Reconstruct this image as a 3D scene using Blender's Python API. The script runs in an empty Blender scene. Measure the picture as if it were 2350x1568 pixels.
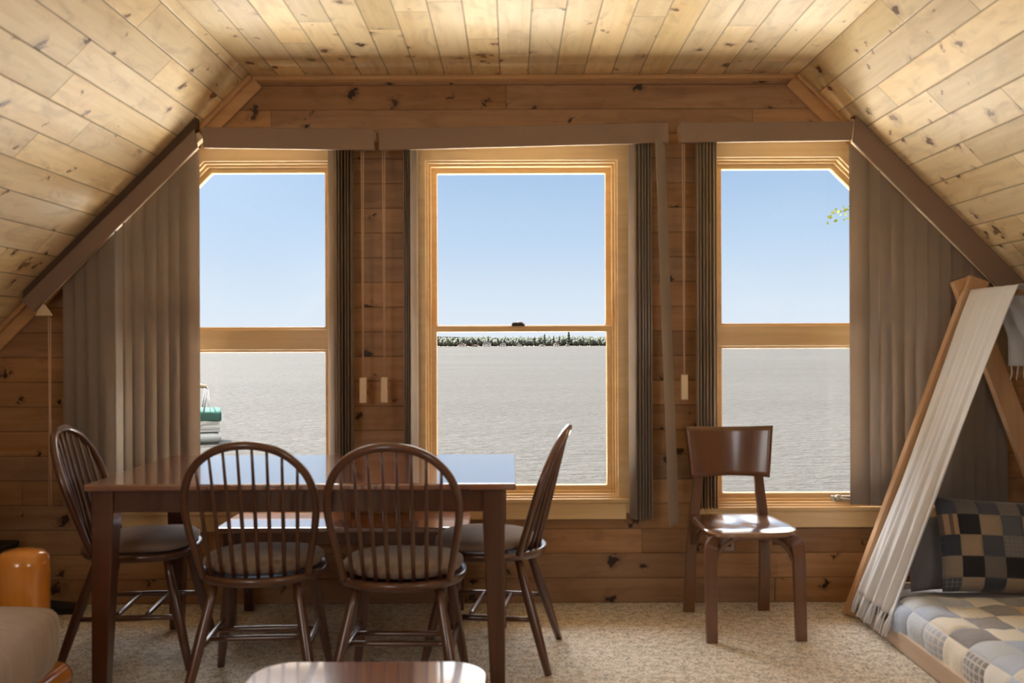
import bpy, bmesh, math, random
from mathutils import Vector, Matrix, Quaternion, noise
from mathutils.geometry import tessellate_polygon

random.seed(11)
C = bpy.context.scene
COL = C.collection
R = math.radians

# ------------------------------------------------------------------ camera
cam_d = bpy.data.cameras.new('camera')
cam = bpy.data.objects.new('camera', cam_d)
COL.objects.link(cam)
cam.location = (0, 0, 1.25)
cam.rotation_mode = 'QUATERNION'
cam.rotation_quaternion = Quaternion((1, 0, 0), R(90)) @ Quaternion((0, 0, 1), R(-0.2))
cam_d.sensor_width = 36
cam_d.lens = 2200 / 2350 * 36
cam_d.clip_start = .05
cam_d.clip_end = 4000
cam_d.dof.use_dof = True
cam_d.dof.focus_distance = 70
cam_d.dof.aperture_fstop = 5.0
C.camera = cam

# ------------------------------------------------------------------ colour management
vs = C.view_settings
C.display_settings.display_device = 'sRGB'
vs.view_transform = 'Standard'
vs.look = 'None'
vs.exposure = 0.60
vs.gamma = 1.0
vs.use_curve_mapping = False
C.cycles.use_denoising = True
C.cycles.max_bounces = 10
C.cycles.diffuse_bounces = 6
C.cycles.transparent_max_bounces = 16
C.cycles.sample_clamp_indirect = 8
C.cycles.caustics_reflective = False
C.cycles.caustics_refractive = False

# ------------------------------------------------------------------ sky
W = bpy.data.worlds.new('sky')
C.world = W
W.use_nodes = True
wt = W.node_tree
wt.nodes.clear()
wo = wt.nodes.new('ShaderNodeOutputWorld')
wb = wt.nodes.new('ShaderNodeBackground')
wc = wt.nodes.new('ShaderNodeTexCoord')
wx = wt.nodes.new('ShaderNodeSeparateXYZ')
wr = wt.nodes.new('ShaderNodeValToRGB')
wt.links.new(wc.outputs['Generated'], wx.inputs[0])
wt.links.new(wx.outputs[2], wr.inputs[0])
wt.links.new(wr.outputs[0], wb.inputs[0])
wt.links.new(wb.outputs[0], wo.inputs[0])
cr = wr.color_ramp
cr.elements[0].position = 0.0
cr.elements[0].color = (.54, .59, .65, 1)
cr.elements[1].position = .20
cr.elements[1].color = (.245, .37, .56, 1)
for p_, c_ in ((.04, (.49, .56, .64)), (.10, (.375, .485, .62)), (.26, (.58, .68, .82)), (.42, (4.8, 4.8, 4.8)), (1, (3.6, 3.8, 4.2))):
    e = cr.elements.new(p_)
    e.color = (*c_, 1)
wb.inputs[1].default_value = 1.0
# bright glare of the sky round the sun
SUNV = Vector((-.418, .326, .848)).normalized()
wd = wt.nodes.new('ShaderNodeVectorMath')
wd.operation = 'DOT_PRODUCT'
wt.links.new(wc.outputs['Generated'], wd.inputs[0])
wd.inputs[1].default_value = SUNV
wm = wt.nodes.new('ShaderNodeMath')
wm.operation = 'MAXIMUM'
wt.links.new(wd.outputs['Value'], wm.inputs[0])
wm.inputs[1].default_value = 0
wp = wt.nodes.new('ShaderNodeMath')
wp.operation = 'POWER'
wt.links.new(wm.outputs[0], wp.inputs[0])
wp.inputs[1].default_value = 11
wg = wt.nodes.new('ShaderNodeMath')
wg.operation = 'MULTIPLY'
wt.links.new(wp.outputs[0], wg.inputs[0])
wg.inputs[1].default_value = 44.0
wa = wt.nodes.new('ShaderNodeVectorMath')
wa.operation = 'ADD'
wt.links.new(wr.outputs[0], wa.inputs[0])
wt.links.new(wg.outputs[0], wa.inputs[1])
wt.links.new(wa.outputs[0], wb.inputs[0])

# ------------------------------------------------------------------ sun and added fill lights
sun_d = bpy.data.lights.new('sun', 'SUN')
sun = bpy.data.objects.new('sun', sun_d)
COL.objects.link(sun)
sun.rotation_mode = 'QUATERNION'
sun.rotation_quaternion = (-SUNV).to_track_quat('-Z', 'Y')
sun.location = (-3, 12, 14)
sun_d.energy = 33.0
sun_d.color = (1, .95, .86)
sun_d.angle = R(.6)


def lamp(name, loc, power, color, radius):
    d = bpy.data.lights.new(name, 'POINT')
    o = bpy.data.objects.new(name, d)
    COL.objects.link(o)
    o.location = loc
    d.energy = power
    d.color = color
    d.shadow_soft_size = radius
    return o


lamp('room_fill_light', (-1.5, -.9, 1.62), 34, (1, .985, .98), .40)  # added fill light behind the camera, no fixture there
lamp('bed_fill_light', (1.5, .6, 1.30), 15, (1, .98, .97), .30)  # added fill out of view, brightens the quilt and bed corner

# ------------------------------------------------------------------ helpers


class MB:
    """collects vertices and faces, then links them as one mesh object"""

    def __init__(s):
        s.v, s.f, s.uv = [], [], []

    def add(s, vs_, fs, uvs=None):
        n = len(s.v)
        s.v += [Vector(p) for p in vs_]
        for k, f in enumerate(fs):
            s.f.append([n + i for i in f])
            s.uv.append(uvs[k] if uvs else None)
        return s

    def box(s, lo, hi):
        x0, y0, z0 = lo
        x1, y1, z1 = hi
        v = [(x0, y0, z0), (x1, y0, z0), (x1, y1, z0), (x0, y1, z0), (x0, y0, z1), (x1, y0, z1), (x1, y1, z1), (x0, y1, z1)]
        return s.add(v, [(3, 2, 1, 0), (4, 5, 6, 7), (0, 1, 5, 4), (1, 2, 6, 5), (2, 3, 7, 6), (3, 0, 4, 7)])

    def hexa(s, b, t):
        return s.add(list(b) + list(t), [(3, 2, 1, 0), (4, 5, 6, 7), (0, 1, 5, 4), (1, 2, 6, 5), (2, 3, 7, 6), (3, 0, 4, 7)])

    def beam(s, a, b, w, h, up=(0, 0, 1)):
        a, b = Vector(a), Vector(b)
        t = (b - a).normalized()
        r = t.cross(Vector(up))
        if r.length < 1e-4:
            r = t.cross(Vector((0, 1, 0)))
        r.normalize()
        u = r.cross(t).normalized()
        q = [(-1, -1), (1, -1), (1, 1), (-1, 1)]
        lo = [a + r * (w / 2 * i) + u * (h / 2 * j) for i, j in q]
        hi = [b + r * (w / 2 * i) + u * (h / 2 * j) for i, j in q]
        return s.hexa(lo, hi)

    def prism_y(s, poly, y0, y1):
        """poly: (x, z) outline swept along y"""
        n = len(poly)
        v = [(x, y0, z) for x, z in poly] + [(x, y1, z) for x, z in poly]
        f = [tuple(range(n)), tuple(range(2 * n - 1, n - 1, -1))]
        f += [(i, i + n, (i + 1) % n + n, (i + 1) % n) for i in range(n)]
        return s.add(v, f)

    def prism_z(s, poly, z0, z1):
        n = len(poly)
        v = [(x, y, z0) for x, y in poly] + [(x, y, z1) for x, y in poly]
        f = [tuple(range(n - 1, -1, -1)), tuple(range(n, 2 * n))]
        f += [(i, (i + 1) % n, (i + 1) % n + n, i + n) for i in range(n)]
        return s.add(v, f)

    def ring_y(s, outer, inner, y0, y1):
        """mitred frame between two (x, z) loops of the same length"""
        n = len(outer)
        v = [(x, y0, z) for x, z in outer] + [(x, y0, z) for x, z in inner] + [(x, y1, z) for x, z in outer] + [(x, y1, z) for x, z in inner]
        f = []
        for i in range(n):
            j = (i + 1) % n
            f += [(i, j, j + n, i + n), (i + 2 * n, i + 3 * n, j + 3 * n, j + 2 * n), (i, i + 2 * n, j + 2 * n, j), (i + n, j + n, j + 3 * n, i + 3 * n)]
        return s.add(v, f)

    def tube(s, pts, rad, n=10, cap=True, flat=1.0):
        pts = [Vector(p) for p in pts]
        m = len(pts)
        if not hasattr(rad, '__len__'):
            rad = [rad] * m
        t0 = (pts[1] - pts[0]).normalized()
        ref = Vector((0, 0, 1)) if abs(t0.z) < .9 else Vector((1, 0, 0))
        u = t0.cross(ref).normalized()
        v, f = [], []
        for k in range(m):
            t = (pts[min(k + 1, m - 1)] - pts[max(k - 1, 0)]).normalized()
            u = (u - t * u.dot(t)).normalized()
            w = t.cross(u)
            for i in range(n):
                a = 2 * math.pi * i / n
                v.append(pts[k] + (u * math.cos(a) * flat + w * math.sin(a)) * rad[k])
        for k in range(m - 1):
            for i in range(n):
                j = (i + 1) % n
                f.append((k * n + i, k * n + j, (k + 1) * n + j, (k + 1) * n + i))
        if cap:
            f.append(tuple(range(n - 1, -1, -1)))
            f.append(tuple((m - 1) * n + i for i in range(n)))
        return s.add(v, f)

    def lathe(s, c, prof, n=24, axis=(0, 0, 1)):
        """prof: (radius, height) pairs along axis from point c"""
        ax = Vector(axis).normalized()
        u = ax.orthogonal().normalized()
        w = ax.cross(u)
        c = Vector(c)
        v, f = [], []
        for r, h in prof:
            for i in range(n):
                a = 2 * math.pi * i / n
                v.append(c + ax * h + (u * math.cos(a) + w * math.sin(a)) * r)
        for k in range(len(prof) - 1):
            for i in range(n):
                j = (i + 1) % n
                f.append((k * n + i, k * n + j, (k + 1) * n + j, (k + 1) * n + i))
        f.append(tuple(range(n - 1, -1, -1)))
        f.append(tuple((len(prof) - 1) * n + i for i in range(n)))
        return s.add(v, f)

    def grid(s, fn, nu, nv, uvfn=None):
        v = [fn(i / nu, j / nv) for i in range(nu + 1) for j in range(nv + 1)]
        f, uvs = [], []
        for i in range(nu):
            for j in range(nv):
                q = [(i, j), (i + 1, j), (i + 1, j + 1), (i, j + 1)]
                f.append(tuple(a * (nv + 1) + b for a, b in q))
                uvs.append([(uvfn or (lambda a, b: (a, b)))(a / nu, b / nv) for a, b in q])
        return s.add(v, f, uvs)

    def disc_stack(s, loops):
        """closed skin through rings of equal count; first and last are capped"""
        n = len(loops[0])
        v = [p for l in loops for p in l]
        f = [tuple(range(n - 1, -1, -1)), tuple((len(loops) - 1) * n + i for i in range(n))]
        for k in range(len(loops) - 1):
            for i in range(n):
                j = (i + 1) % n
                f.append((k * n + i, k * n + j, (k + 1) * n + j, (k + 1) * n + i))
        return s.add(v, f)

    def build(s, name, mat, parent=None, world=True, bevel=0, smooth=False, seg=2, subsurf=0, solid=0, fixn=True):
        me = bpy.data.meshes.new(name)
        off = Vector((0, 0, 0))
        if parent is not None and world:
            p = parent
            while p is not None:
                off += p.location
                p = p.parent
        me.from_pydata([tuple(p - off) for p in s.v], [], s.f)
        if any(u for u in s.uv):
            l = me.uv_layers.new(name='UVMap')
            k = 0
            for fi, f in enumerate(s.f):
                for q in range(len(f)):
                    if s.uv[fi]:
                        l.data[k].uv = s.uv[fi][q]
                    k += 1
        if fixn:
            bm = bmesh.new()
            bm.from_mesh(me)
            bmesh.ops.recalc_face_normals(bm, faces=bm.faces)
            bm.to_mesh(me)
            bm.free()
        if smooth:
            for p in me.polygons:
                p.use_smooth = True
        me.materials.append(mat)
        o = bpy.data.objects.new(name, me)
        COL.objects.link(o)
        if parent is not None:
            o.parent = parent
        if bevel:
            m = o.modifiers.new('bevel', 'BEVEL')
            m.width = bevel
            m.segments = seg
            m.limit_method = 'ANGLE'
            m.angle_limit = R(35)
        if solid:
            m = o.modifiers.new('solid', 'SOLIDIFY')
            m.thickness = solid
            m.offset = 0
        if subsurf:
            m = o.modifiers.new('sub', 'SUBSURF')
            m.levels = m.render_levels = subsurf
        return o


def tag(o, label, cat, group=None, kind=None):
    o['label'] = label
    o['category'] = cat
    if group:
        o['group'] = group
    if kind:
        o['kind'] = kind
    return o


def thing(name, label, cat, loc=(0, 0, 0), rz=0, group=None, kind=None):
    o = bpy.data.objects.new(name, None)
    COL.objects.link(o)
    o.empty_display_size = .1
    o.location = loc
    o.rotation_euler = (0, 0, rz)
    return tag(o, label, cat, group, kind)


def struct(o):
    o['kind'] = 'structure'
    return o


def frame_thing(name):
    o = bpy.data.objects.new(name, None)
    COL.objects.link(o)
    o['kind'] = 'structure'
    return o


def dup(root, loc, rz, label, group=None):
    r = root.copy()
    COL.objects.link(r)
    r.location = loc
    r.rotation_euler = (0, 0, rz)
    r['label'] = label
    if group:
        r['group'] = group
    for ch in list(root.children):
        c = ch.copy()
        COL.objects.link(c)
        c.parent = r
        for g in list(ch.children):
            d = g.copy()
            COL.objects.link(d)
            d.parent = c
    return r


def inset(poly, w):
    """inset a convex counter-clockwise (x, z) outline by w (negative grows it)"""
    n = len(poly)
    ls = []
    for i in range(n):
        a, b = Vector(poly[i]), Vector(poly[(i + 1) % n])
        d = (b - a).normalized()
        nrm = Vector((-d.y, d.x))
        ls.append((a + nrm * w, d))
    out = []
    for i in range(n):
        p, d = ls[i - 1]
        q, e = ls[i]
        den = d.x * e.y - d.y * e.x
        t = ((q.x - p.x) * e.y - (q.y - p.y) * e.x) / den
        r = p + d * t
        out.append((r.x, r.y))
    return out


def smooth_path(ctrl, sub=6):
    pts = [Vector(p) for p in ctrl]
    out = []
    for i in range(len(pts) - 1):
        p0 = pts[max(i - 1, 0)]
        p1, p2 = pts[i], pts[i + 1]
        p3 = pts[min(i + 2, len(pts) - 1)]
        for k in range(sub):
            t = k / sub
            out.append(.5 * ((2 * p1) + (p2 - p0) * t + (2 * p0 - 5 * p1 + 4 * p2 - p3) * t * t + (3 * p1 - p0 - 3 * p2 + p3) * t ** 3))
    out.append(pts[-1])
    return out


# ------------------------------------------------------------------ materials


class G:
    def __init__(s, name):
        s.m = bpy.data.materials.new(name)
        s.m.use_nodes = True
        s.t = s.m.node_tree
        s.t.nodes.clear()
        s.out = s.t.nodes.new('ShaderNodeOutputMaterial')

    def n(s, typ, ins=None, **kw):
        nd = s.t.nodes.new(typ)
        for k, v in kw.items():
            setattr(nd, k, v)
        for k, v in (ins or {}).items():
            s.put(nd.inputs[k], v)
        return nd

    def put(s, sock, v):
        if isinstance(v, bpy.types.NodeSocket):
            s.t.links.new(v, sock)
        elif v is not None:
            if isinstance(v, tuple) and len(v) == 3 and sock.type == 'RGBA':
                v = (*v, 1)
            sock.default_value = v

    def math(s, op, a, b=0.0, c=None):
        nd = s.t.nodes.new('ShaderNodeMath')
        nd.operation = op
        s.put(nd.inputs[0], a)
        s.put(nd.inputs[1], b)
        if c is not None:
            s.put(nd.inputs[2], c)
        return nd.outputs[0]

    def sstep(s, x, lo, hi, a=0.0, b=1.0):
        nd = s.n('ShaderNodeMapRange', interpolation_type='SMOOTHSTEP')
        for k, v in zip((0, 1, 2, 3, 4), (x, lo, hi, a, b)):
            s.put(nd.inputs[k], v)
        return nd.outputs[0]

    def comb(s, x=0.0, y=0.0, z=0.0):
        nd = s.n('ShaderNodeCombineXYZ')
        for k, v in enumerate((x, y, z)):
            s.put(nd.inputs[k], v)
        return nd.outputs[0]

    def mix(s, fac, a, b, typ='MIX'):
        nd = s.n('ShaderNodeMix', data_type='RGBA', blend_type=typ)
        s.put(nd.inputs[0], fac)
        s.put(nd.inputs[6], a)
        s.put(nd.inputs[7], b)
        return nd.outputs[2]

    def noise(s, vec, scale=5.0, detail=2.0, rough=.5, dist=0.0, dims='3D'):
        nd = s.n('ShaderNodeTexNoise', noise_dimensions=dims)
        s.put(nd.inputs['Vector'], vec)
        nd.inputs['Scale'].default_value = scale
        nd.inputs['Detail'].default_value = detail
        nd.inputs['Roughness'].default_value = rough
        nd.inputs['Distortion'].default_value = dist
        return nd.outputs[0]

    def vmul(s, vec, k):
        nd = s.n('ShaderNodeVectorMath', operation='MULTIPLY')
        s.put(nd.inputs[0], vec)
        nd.inputs[1].default_value = k
        return nd.outputs[0]

    def coord(s, which):
        return s.n('ShaderNodeTexCoord').outputs[which]

    def bump(s, h, strength=.3, dist=.01, normal=None):
        nd = s.n('ShaderNodeBump')
        nd.inputs['Strength'].default_value = strength
        nd.inputs['Distance'].default_value = dist
        s.put(nd.inputs['Height'], h)
        if normal is not None:
            s.put(nd.inputs['Normal'], normal)
        return nd.outputs[0]

    def bsdf(s, color, rough=.5, spec=.5, normal=None, coat=0.0, coat_rough=.1, ior=1.5, metallic=0.0, sheen=0.0, coat_ior=1.5):
        nd = s.n('ShaderNodeBsdfPrincipled')
        s.put(nd.inputs['Base Color'], color)
        s.put(nd.inputs['Roughness'], rough)
        nd.inputs['Specular IOR Level'].default_value = spec
        nd.inputs['IOR'].default_value = ior
        nd.inputs['Metallic'].default_value = metallic
        nd.inputs['Coat Weight'].default_value = coat
        nd.inputs['Coat Roughness'].default_value = coat_rough
        nd.inputs['Coat IOR'].default_value = coat_ior
        nd.inputs['Sheen Weight'].default_value = sheen
        if normal is not None:
            s.put(nd.inputs['Normal'], normal)
        return nd.outputs[0]

    def end(s, shader):
        s.t.links.new(shader, s.out.inputs[0])
        return s.m


def pine(name, light, dark, knot, h=.132, L=1.3, seam_dark=.35, rough=.42, spec=.4, kn=.5, ks=1.0):
    """knotty tongue-and-groove boards laid out in the UV map: u along the board, v across, in metres"""
    g = G(name)
    uv = g.n('ShaderNodeUVMap').outputs[0]
    sp = g.n('ShaderNodeSeparateXYZ', {0: uv})
    u, v = sp.outputs[0], sp.outputs[1]
    vr = g.math('DIVIDE', v, h)
    row = g.math('FLOOR', vr)
    wn = g.n('ShaderNodeTexWhiteNoise', {'W': row}, noise_dimensions='1D').outputs[0]
    u2 = g.math('ADD', u, g.math('MULTIPLY', wn, 9.7))
    colm = g.math('FLOOR', g.math('DIVIDE', u2, L))
    wn2 = g.n('ShaderNodeTexWhiteNoise', {'Vector': g.comb(row, colm, 3.3)}, noise_dimensions='3D')
    rnd = wn2.outputs[0]
    rc = g.n('ShaderNodeSeparateXYZ', {0: wn2.outputs[1]})
    fv = g.math('FRACT', vr)
    sv = g.math('MULTIPLY', g.math('MINIMUM', fv, g.math('SUBTRACT', 1.0, fv)), h)
    fu = g.math('FRACT', g.math('DIVIDE', u2, L))
    su = g.math('MULTIPLY', g.math('MINIMUM', fu, g.math('SUBTRACT', 1.0, fu)), L)
    seam = g.math('MINIMUM', g.sstep(sv, .0008, .0045), g.sstep(su, .0006, .003))
    gu = g.math('ADD', u, g.math('MULTIPLY', rnd, 37.0))
    gv = g.math('ADD', v, g.math('MULTIPLY', rc.outputs[1], 23.0))
    # knots
    wob = g.noise(g.comb(g.math('MULTIPLY', gu, 9.0), g.math('MULTIPLY', gv, 9.0), 0.0), 3.0, 2.0)
    ku = g.math('ADD', g.math('MULTIPLY', gu, 6.2), g.math('MULTIPLY', wob, .60))
    kv = g.math('ADD', g.math('MULTIPLY', gv, 6.6), g.math('MULTIPLY', wob, .60))
    vo = g.n('ShaderNodeTexVoronoi', {'Vector': g.comb(ku, kv, 0.0)}, voronoi_dimensions='2D')
    vo.inputs['Scale'].default_value = 1.0
    vcol = g.n('ShaderNodeSeparateXYZ', {0: vo.outputs['Color']})
    rad = g.math('MULTIPLY', g.sstep(vcol.outputs[0], 1.0 - kn, 1.0), g.math('ADD', .035 * ks, g.math('MULTIPLY', vcol.outputs[1], .115 * ks)))
    dst = vo.outputs['Distance']
    kmask = g.sstep(g.math('SUBTRACT', rad, dst), -.012, .022)
    halo = g.math('MULTIPLY', g.sstep(g.math('DIVIDE', dst, g.math('ADD', rad, .001)), 2.6, .8), g.sstep(rad, .02, .05))
    # grain
    gx = g.math('MULTIPLY', gu, 1.6)
    gy = g.math('ADD', g.math('MULTIPLY', gv, 26.0), g.math('MULTIPLY', halo, .9))
    n1 = g.noise(g.comb(gx, gy, 0.0), 1.0, 4.0, .6, .6)
    n2 = g.noise(g.comb(g.math('MULTIPLY', gu, .7), g.math('MULTIPLY', gv, 6.0), 7.0), 1.0, 2.0, .5, .8)
    gr = g.math('ADD', g.math('MULTIPLY', g.sstep(n1, .38, .68), .55), g.math('MULTIPLY', g.sstep(n2, .45, .7), .5))
    base = g.mix(gr, light, dark)
    base = g.mix(g.math('MULTIPLY', halo, .55), base, tuple(.5 * a + .4 * b for a, b in zip(dark, knot)))
    base = g.mix(kmask, base, knot)
    bl = g.noise(g.comb(g.math('MULTIPLY', gu, 5.0), g.math('MULTIPLY', gv, 12.0), 2.0), 1.0, 3.0, .6, .7)
    base = g.mix(g.math('MULTIPLY', g.sstep(bl, .48, .72), .42), base, tuple(.62 * a for a in dark))
    tone = g.math('ADD', .80, g.math('MULTIPLY', rc.outputs[0], .34))
    hv = g.n('ShaderNodeHueSaturation', {'Color': base, 'Value': tone, 'Saturation': g.math('ADD', .90, g.math('MULTIPLY', rc.outputs[2], .2))}).outputs[0]
    colr = g.mix(g.math('MULTIPLY', g.math('SUBTRACT', 1.0, seam), 1.0 - seam_dark), hv, (.05, .025, .01))
    nrm = g.bump(seam, .5, .004)
    nrm = g.bump(g.math('SUBTRACT', n1, kmask), .12, .002, nrm)
    return g.end(g.bsdf(colr, rough, spec, nrm))


def wood(name, a, b, axis='x', scale=1.0, rough=.35, spec=.5, coat=0.0, coat_rough=.06, coat_ior=1.5, contrast=1.0):
    """plain timber with grain along one object axis"""
    g = G(name)
    k = {'x': (1.2, 22, 22), 'y': (22, 1.2, 22), 'z': (22, 22, 1.2)}[axis]
    v = g.vmul(g.coord('Object'), tuple(q * scale for q in k))
    n1 = g.noise(v, 1.0, 4.0, .6, .8)
    n2 = g.noise(v, .22, 2.0, .5, .5)
    f = g.math('ADD', g.math('MULTIPLY', g.sstep(n1, .35, .7), .6 * contrast), g.math('MULTIPLY', g.sstep(n2, .35, .7), .45 * contrast))
    return g.end(g.bsdf(g.mix(f, a, b), rough, spec, g.bump(n1, .08, .002), coat, coat_rough, coat_ior=coat_ior))


def plain(name, col, rough=.5, spec=.5, metallic=0.0, var=.08, sc=6.0):
    g = G(name)
    n = g.noise(g.coord('Object'), sc, 3.0)
    c = g.mix(n, tuple(x * (1 - var) for x in col), tuple(min(1, x * (1 + var)) for x in col))
    return g.end(g.bsdf(c, rough, spec, metallic=metallic))


def fabric(name, a, b, sc=900.0, rough=.9, sheen=.3, translucent=0.0, wrinkle=0.0):
    g = G(name)
    co = g.coord('Object')
    w1 = g.noise(co, sc, 2.0)
    w2 = g.noise(co, 14.0, 3.0)
    c = g.mix(g.math('ADD', g.math('MULTIPLY', w1, .5), g.math('MULTIPLY', w2, .5)), a, b)
    nrm = g.bump(w1, .25, .002)
    if wrinkle:
        nrm = g.bump(g.noise(g.vmul(co, (3, 9, 3)), 1.5, 2.0), wrinkle, .03, nrm)
    s = g.bsdf(c, rough, .2, nrm, sheen=sheen)
    if translucent:
        tr = g.n('ShaderNodeBsdfTranslucent', {'Color': c})
        mx = g.n('ShaderNodeMixShader', {0: translucent, 1: s, 2: tr.outputs[0]})
        s = mx.outputs[0]
    return g.end(s)


def patchwork(name, cw, ch, palette, stripe, stripe_cols, plaid=.3):
    """sewn squares in the UV map (metres)"""
    g = G(name)
    uv = g.n('ShaderNodeUVMap').outputs[0]
    sp = g.n('ShaderNodeSeparateXYZ', {0: uv})
    u, v = g.math('DIVIDE', sp.outputs[0], cw), g.math('DIVIDE', sp.outputs[1], ch)
    cu, cv = g.math('FLOOR', u), g.math('FLOOR', v)
    w = g.n('ShaderNodeTexWhiteNoise', {'Vector': g.comb(cu, cv, 5.0)}, noise_dimensions='3D')
    rnd = g.n('ShaderNodeSeparateXYZ', {0: w.outputs[1]})
    par = g.math('MODULO', g.math('ADD', g.math('ADD', cu, cv), 100.0), 2.0)
    # neighbours alternate between the first and the second half of the palette
    half = len(palette) // 2
    idx = g.math('ADD', g.math('MULTIPLY', w.outputs[0], .499), g.math('MULTIPLY', par, .5))
    rp = g.n('ShaderNodeValToRGB', {0: idx})
    e = rp.color_ramp
    e.interpolation = 'CONSTANT'
    e.elements[0].color = (*palette[0], 1)
    e.elements[0].position = 0
    e.elements[1].color = (*palette[1], 1)
    e.elements[1].position = 1 / len(palette)
    for i in range(2, len(palette)):
        q = e.elements.new(i / len(palette))
        q.color = (*palette[i], 1)
    c = rp.outputs[0]
    fu, fv = g.math('FRACT', u), g.math('FRACT', v)
    # small plaid lines in some squares
    pl = g.math('MAXIMUM', g.sstep(g.math('FRACT', g.math('MULTIPLY', fu, 5.0)), .7, .8), g.sstep(g.math('FRACT', g.math('MULTIPLY', fv, 5.0)), .7, .8))
    c = g.mix(g.math('MULTIPLY', g.math('MULTIPLY', pl, g.math('LESS_THAN', rnd.outputs[1], plaid)), .45), c, tuple(min(1, .18 + 1.3 * x) for x in palette[0]))
    st = g.math('GREATER_THAN', g.math('FRACT', g.math('MULTIPLY', fu, 2.5)), .55)
    sc_ = g.mix(st, stripe_cols[0], stripe_cols[1])
    c = g.mix(g.math('LESS_THAN', rnd.outputs[2], stripe), c, sc_)
    mu = g.math('MINIMUM', fu, g.math('SUBTRACT', 1.0, fu))
    mv = g.math('MINIMUM', fv, g.math('SUBTRACT', 1.0, fv))
    seam = g.sstep(g.math('MINIMUM', mu, mv), .0, .10)
    fz = g.noise(g.coord('Object'), 420.0, 3.0)
    c = g.mix(.35, c, g.mix(fz, (0, 0, 0), (1, 1, 1)), 'SOFT_LIGHT')
    pf = g.noise(g.coord('Object'), 38.0, 2.0)
    nrm = g.bump(g.math('ADD', seam, g.math('MULTIPLY', pf, .8)), .5, .008)
    nrm = g.bump(fz, .3, .002, nrm)
    return g.end(g.bsdf(c, .95, .15, nrm, sheen=.3))


M = {}
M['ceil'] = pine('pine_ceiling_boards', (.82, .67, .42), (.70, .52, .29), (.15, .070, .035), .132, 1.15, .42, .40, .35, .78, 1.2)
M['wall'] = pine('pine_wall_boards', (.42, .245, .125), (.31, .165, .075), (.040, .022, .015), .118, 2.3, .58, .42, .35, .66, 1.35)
M['knee'] = M['wall']
M['trim_x'] = wood('pine_trim_along', (.64, .40, .19), (.50, .29, .125), 'x', 1, .32, .5)
M['trim_z'] = wood('pine_trim_upright', (.64, .40, .19), (.50, .29, .125), 'z', 1, .32, .5)
M['sash'] = wood('varnished_sash_pine', (.78, .58, .32), (.66, .46, .23), 'x', 1, .30, .5)
M['casing'] = wood('clear_pine_casing', (.80, .61, .35), (.68, .48, .25), 'x', 1, .32, .5)
M['cherry'] = wood('dark_cherry_wood', (.105, .040, .020), (.060, .021, .011), 'z', 1, .28, .5, .6, .10)
M['cherry_top'] = wood('polished_cherry_top', (.22, .085, .050), (.15, .052, .030), 'x', 1, .22, .8, 1.0, .07, 2.2)
M['walnut'] = wood('dark_stained_chair_wood', (.115, .046, .026), (.070, .026, .015), 'z', 1, .30, .5, .8, .14)
M['bentwood'] = wood('bent_plywood', (.165, .068, .030), (.105, .042, .018), 'z', .8, .30, .5, .7, .14)
M['ply_seat'] = wood('glossy_bent_plywood', (.24, .105, .048), (.16, .066, .030), 'y', .8, .26, .6, 1.0, .12, 1.9)
M['log'] = wood('varnished_log', (.62, .25, .035), (.48, .16, .018), 'z', .5, .18, .5, .9, .08)
M['bedwood'] = wood('plain_bed_pine', (.55, .35, .20), (.45, .27, .145), 'z', .7, .5, .3)
M['bedrail'] = wood('pale_bed_rail', (.64, .52, .42), (.56, .44, .34), 'y', .7, .55, .3)
M['vane'] = fabric('vane_cloth', (.46, .39, .325), (.40, .335, .275), 500, .85, .15, .42)
M['valance'] = plain('valance_vinyl', (.25, .172, .125), .55, .3)
M['dark_strip'] = plain('shade_strip_brown', (.11, .066, .040), .6, .3)  # dark brown stands in for shade above the sloping valances
M['cream'] = plain('cream_plastic', (.72, .58, .40), .4)
M['cord'] = plain('cord_fibre', (.62, .42, .28), .8)
M['cushion'] = fabric('taupe_seat_cushion', (.33, .255, .22), (.22, .165, .14), 700, .9, .35)
M['sofa'] = fabric('taupe_sofa_cloth', (.40, .32, .285), (.29, .225, .20), 600, .9, .4, 0, .5)
M['white_cloth'] = fabric('white_cotton', (.85, .86, .89), (.79, .80, .83), 700, .9, .2, .25)
M['black'] = plain('black_material', (.012, .011, .010), .6, .3)
M['iron'] = plain('dark_metal', (.05, .04, .035), .4, .5, .6)
M['greymetal'] = plain('pale_grey_metal', (.45, .43, .38), .35, .5, .5)
M['outlet'] = plain('almond_plastic', (.42, .36, .28), .4)
M['mattress'] = fabric('mattress_ticking', (.7, .68, .64), (.6, .58, .54))
M['pillow_grey'] = fabric('grey_pillowcase', (.30, .29, .31), (.19, .185, .20), 600, .9, .2, 0, .6)
M['quilt'] = patchwork('quilt_patches', .125, .150, [(.82, .81, .75), (.76, .76, .73), (.80, .81, .82), (.58, .67, .80), (.43, .53, .71), (.52, .61, .78), (.31, .32, .36), (.21, .235, .29)], .05, ((.6, .45, .25), (.7, .62, .5)), .06)
M['pillow_patch'] = patchwork('pillow_patches', .088, .088, [(.055, .064, .085), (.11, .125, .155), (.028, .030, .036), (.08, .09, .115), (.34, .27, .20), (.16, .15, .15), (.30, .235, .17), (.18, .175, .18)], .16, ((.42, .28, .17), (.17, .12, .10)), .35)
M['boat_white'] = plain('boat_panel', (.23, .215, .20), .4)
M['boat_grey'] = plain('pontoon_aluminium', (.17, .165, .155), .5, .3)
M['boat_green'] = plain('green_canvas', (.010, .036, .027), .9, .1)
M['boat_tan'] = plain('tan_canvas', (.19, .14, .085), .9, .1)
M['boat_rail'] = plain('boat_rail', (.16, .155, .15), .5)
M['boat_line'] = plain('boat_stripe', (.10, .095, .085), .5)
M['twig'] = plain('brown_twig', (.020, .015, .010), .9, .1)
M['bark'] = plain('birch_bark', (.45, .42, .38), .9)
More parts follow.
